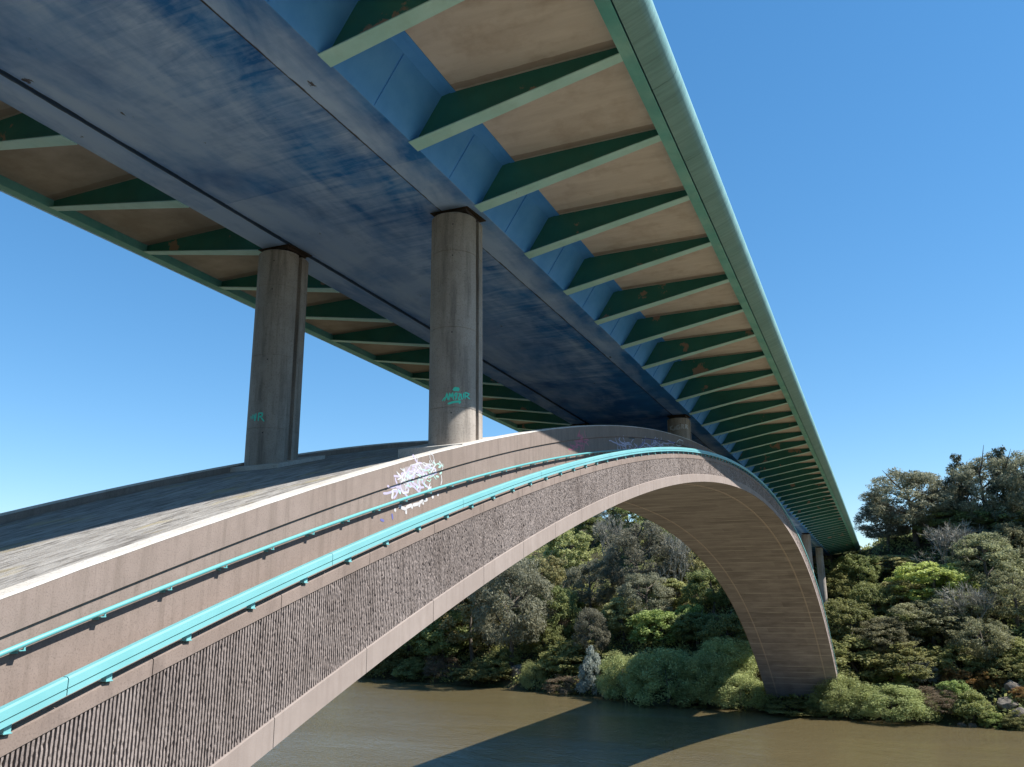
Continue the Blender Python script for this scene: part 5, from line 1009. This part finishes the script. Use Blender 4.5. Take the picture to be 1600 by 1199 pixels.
def blobs_for(kind, rng):
    """clusters of foliage on a lumpy crown envelope (unit height, unit width)"""
    b = []
    U = rng.uniform
    if kind == 'conifer':
        for i in range(190):
            z = U(.05, 1.0) ** 1.15; env = .45 * (1.02 - z) ** .8 + .02
            tier = .82 + .18 * math.sin(z * 46)
            a = U(0, 6.283); q = env * tier * math.sqrt(U(.35, 1)); r = .03 + .05 * (1 - z)
            b.append((q * math.cos(a), q * math.sin(a), z - .10 * q, r * 1.25, r * 1.25, r * .7))
        return b
    tree = kind in ('pine', 'broadleaf', 'fresh_tree', 'lime_tree', 'grey_tree')
    nl = 11 if tree else 8
    ld = rng.normal(size=(nl, 3)); ld[:, 2] = np.abs(ld[:, 2]) * .8 - (.15 if tree else 0); ld /= np.linalg.norm(ld, axis=1)[:, None]
    la = rng.uniform(.10, .34, nl)
    n, r0, r1, fl = {'pine': (170, .045, .085, .75), 'broadleaf': (190, .045, .085, .85), 'fresh_tree': (190, .04, .08, .6), 'lime_tree': (180, .045, .08, .55),
                     'grey_tree': (200, .04, .075, .8), 'willow': (230, .05, .09, 1.2)}.get(kind, (150, .05, .10, .85))
    cz, rz, rx = (.50, .46, .41) if tree else (.12, .76, .43)
    if kind == 'pine': cz, rz = .51, .46
    if kind in ('broadleaf', 'grey_tree'): cz, rz = .47, .49
    while len(b) < n:
        d = rng.normal(size=3); d /= np.linalg.norm(d)
        if tree and d[2] < -.75: continue
        if not tree and d[2] < -.05: continue
        k = .80 + float(np.max(la * np.maximum(0, ld @ d) ** 5)) * 1.1
        q = k * U(.55, 1.0) ** .55
        r = U(r0, r1)
        b.append((d[0] * rx * q, d[1] * rx * q, max(.03, cz + d[2] * rz * q), r, r, r * fl))
    return b

def bare_mesh(name, rng, mat):
    """leafless crown: forked limbs ending in a haze of fine twigs"""
    mb = MB(); tips = []
    def grow(p, d, L, r, depth):
        e = p + d * L + Vector((0, 0, .02))
        mb.tube([p, (p + e) / 2 + Vector((rng.normal(0, .012), rng.normal(0, .012), 0)), e], [r, r * .8, r * .6], 4, caps=False)
        if depth == 0:
            tips.append((e, d)); return
        for i in range(3 if depth > 1 else 4):
            nd = (d + Vector((rng.normal(0, .55), rng.normal(0, .55), rng.normal(.12, .35)))).normalized()
            grow(p + (e - p) * (.5 + .5 * rng.random()), nd, L * (.62 + .25 * rng.random()), r * .6, depth - 1)
    for i in range(4):
        grow(Vector((rng.normal(0, .03), rng.normal(0, .03), -.03)), Vector((rng.normal(0, .38), rng.normal(0, .38), 1)).normalized(), .30, .016, 3)
    for e, d in tips:
        for i in range(9):
            nd = (d + Vector((rng.normal(0, .8), rng.normal(0, .8), rng.normal(.1, .6)))).normalized()
            L = .05 + .09 * rng.random(); sd = nd.cross(Vector((rng.normal(), rng.normal(), rng.normal()))).normalized() * .0035
            q = e + nd * L
            mb.add([e - sd, e + sd, q + sd * .4, q - sd * .4], [(0, 1, 2, 3)])
    V = np.array(mb.v); s = max(np.abs(V[:, :2]).max() * 2.0, 1e-3)
    zt = V[:, 2].max()
    mb.v = [(x / s, y / s, z / zt) for x, y, z in mb.v]
    o = mb.build(name, mat); me = o.data; bpy.data.objects.remove(o)
    at = me.attributes.new('tint', 'FLOAT', 'FACE'); at.data.foreach_set('value', rng.random(len(me.polygons)))
    return me

NLEAF = {'pine': (21000, .0150, .30), 'conifer': (18000, .0150, .35), 'broadleaf': (19000, .0150, .6), 'fresh_tree': (17000, .0145, .6), 'lime_tree': (15000, .0150, .6), 'grey_tree': (18000, .0140, .45),
         'willow': (26000, .0125, .35), 'shrub': (14000, .018, .55), 'fresh_shrub': (13000, .018, .55), 'brown_shrub': (11000, .020, .22), 'gorse': (11000, .020, .3), 'silver_shrub': (11000, .020, .6)}
NAMES = {'pine': 'pine_tree', 'conifer': 'conifer_tree', 'broadleaf': 'dark_leafy_tree', 'fresh_tree': 'fresh_leafy_tree', 'lime_tree': 'lime_green_tree', 'grey_tree': 'olive_tree', 'willow': 'willow_bush',
         'shrub': 'shrub', 'fresh_shrub': 'green_shrub', 'brown_shrub': 'twiggy_shrub', 'gorse': 'gorse_bush', 'silver_shrub': 'silver_shrub', 'bare_tree': 'bare_tree'}
GROUPS = {'pine': 'pines on the far bank', 'conifer': 'dark conifers on the hilltop', 'broadleaf': 'dark leafy trees on the far bank', 'fresh_tree': 'fresh green trees on the far bank', 'grey_tree': 'grey-green trees on the hillside',
          'willow': 'willow bushes along the water', 'shrub': 'dark shrubs on the far bank', 'fresh_shrub': 'green shrubs on the far bank', 'brown_shrub': 'brown twiggy shrubs on the far bank', 'gorse': 'gorse bushes on the slope',
          'silver_shrub': 'silvery shrubs on the far bank', 'bare_tree': 'leafless trees on the far bank'}
PROTO = {}
def proto(kind, var):
    key = (kind, var)
    if key in PROTO: return PROTO[key]
    rng = np.random.default_rng(abs(hash(kind)) % 1 + sum(map(ord, kind)) * 7 + var * 101)
    if kind == 'bare_tree':
        PROTO[key] = (bare_mesh('bare_crown', rng, V_[kind]), trunk_mesh('bare_trunk', .42, .022, 2, rng, .12), 'crown', 'trunk')
        return PROTO[key]
    n, lf, asp = NLEAF[kind]
    cm = leaf_mesh(kind + '_leaves', blobs_for(kind, rng), n, lf, rng, V_[kind], asp)
    tree = kind in ('pine', 'conifer', 'broadleaf', 'fresh_tree', 'lime_tree', 'grey_tree')
    tm = trunk_mesh(kind + '_stem', .82 if tree else .45, .026 if tree else .018, 9 if tree else 5, rng, .30 if tree else .22)
    PROTO[key] = (cm, tm, 'crown' if tree else 'foliage', 'trunk' if tree else 'stem')
    return PROTO[key]

rt = random.Random(5)
for i, (kind, x, y, z, h, wd, label) in enumerate(TREES):
    cm, tm, cn, tn = proto(kind, i % 2 if kind in ('pine', 'willow', 'broadleaf', 'fresh_tree', 'shrub', 'bare_tree', 'grey_tree') else 0)
    r = empty(NAMES[kind], (x, y, z - .1), label, {'pine': 'pine tree', 'conifer': 'conifer', 'willow': 'willow bush', 'gorse': 'gorse bush'}.get(kind, 'tree' if cn == 'crown' else 'shrub'), GROUPS.get(kind))
    if kind == 'lime_tree' and 'group' in r: del r['group']
    r.rotation_euler = (0, 0, rt.uniform(0, 6.283))
    wd2 = wd * (1.0 if kind in ('silver_shrub', 'gorse', 'lime_tree') else 1.18)
    r.scale = (wd2 * rt.uniform(.94, 1.08), wd2 * rt.uniform(.94, 1.08), h)
    for nm, me in ((cn, cm), (tn, tm)):
        o = bpy.data.objects.new(nm, me); COL.objects.link(o); o.parent = r

# low ground cover between the trees
def undergrowth():
    rng = np.random.default_rng(11)
    P = []
    while len(P) < 9000:
        X = rng.uniform(-150, 60); t = rng.uniform(0.3, 1) ** 1.0 * rng.uniform(0, 95)
        Y = shore_y(X) + .2 + t
        if abs(X + 14.4) < 11 and Y > 205: continue
        P.append((X, Y))
    P = np.array(P); Z = ground_z(P[:, 0], P[:, 1])
    blobs = []
    R = rng.uniform(.7, 1.9, len(P))
    for (X, Y), zz, r in zip(P, Z, R): blobs.append((X, Y, zz + r * .25, r, r, r * .7))
    return leaf_mesh('undergrowth', blobs, 170000, .28, rng, V_['shrub'], .55)
ug = bpy.data.objects.new('undergrowth', undergrowth()); COL.objects.link(ug)
tag(ug, kind='stuff')

# rocks
def mat_rock():
    m, nt, b = newmat('lichen_rock'); t = NT(nt)
    p = t.pos()
    n1 = t.noise(p, .7, 6, .65); n2 = t.noise(p, 2.5, 6, .7)
    col = t.mix(t.ramp(n1, [(.35, 0), (.65, 1)]), (.10, .082, .062), (.24, .205, .165))
    col = t.mix(t.ramp(n2, [(.5, 0), (.68, .7)]), col, (.055, .06, .025))
    t.l(col, b.inputs['Base Color']); b.inputs['Roughness'].default_value = .95
    t.bump(n2, 1.0, .4, b)
    return m
RM = mat_rock()
for i, (x, y, z, h, wd, label) in enumerate(ROCKS):
    bm = bmesh.new(); bmesh.ops.create_icosphere(bm, subdivisions=4, radius=.5)
    rr = random.Random(40 + i)
    pl = [(Vector((rr.gauss(0, 1), rr.gauss(0, 1), rr.gauss(0.3, .8))).normalized(), rr.uniform(.24, .42)) for _ in range(11)]
    from mathutils import noise as mn
    for v in bm.verts:
        for nrm, dd in pl:
            q = v.co.dot(nrm)
            if q > dd: v.co -= nrm * (q - dd) * .92
        v.co += v.co.normalized() * .05 * mn.noise(v.co * 5 + Vector((i, 0, 0)))
        v.co.x *= wd; v.co.y *= wd * .8; v.co.z *= h * 1.5
    me = bpy.data.meshes.new('boulder'); bm.to_mesh(me); bm.free(); me.materials.append(RM)
    o = bpy.data.objects.new('boulder', me); COL.objects.link(o)
    o.location = (x, y, max(z, -20.1) + h * .3); o.rotation_euler = (0, 0, rr.uniform(0, 6.28))
    tag(o, label, 'boulder', 'boulders along the right bank' if x > 0 else 'rocks along the left bank')
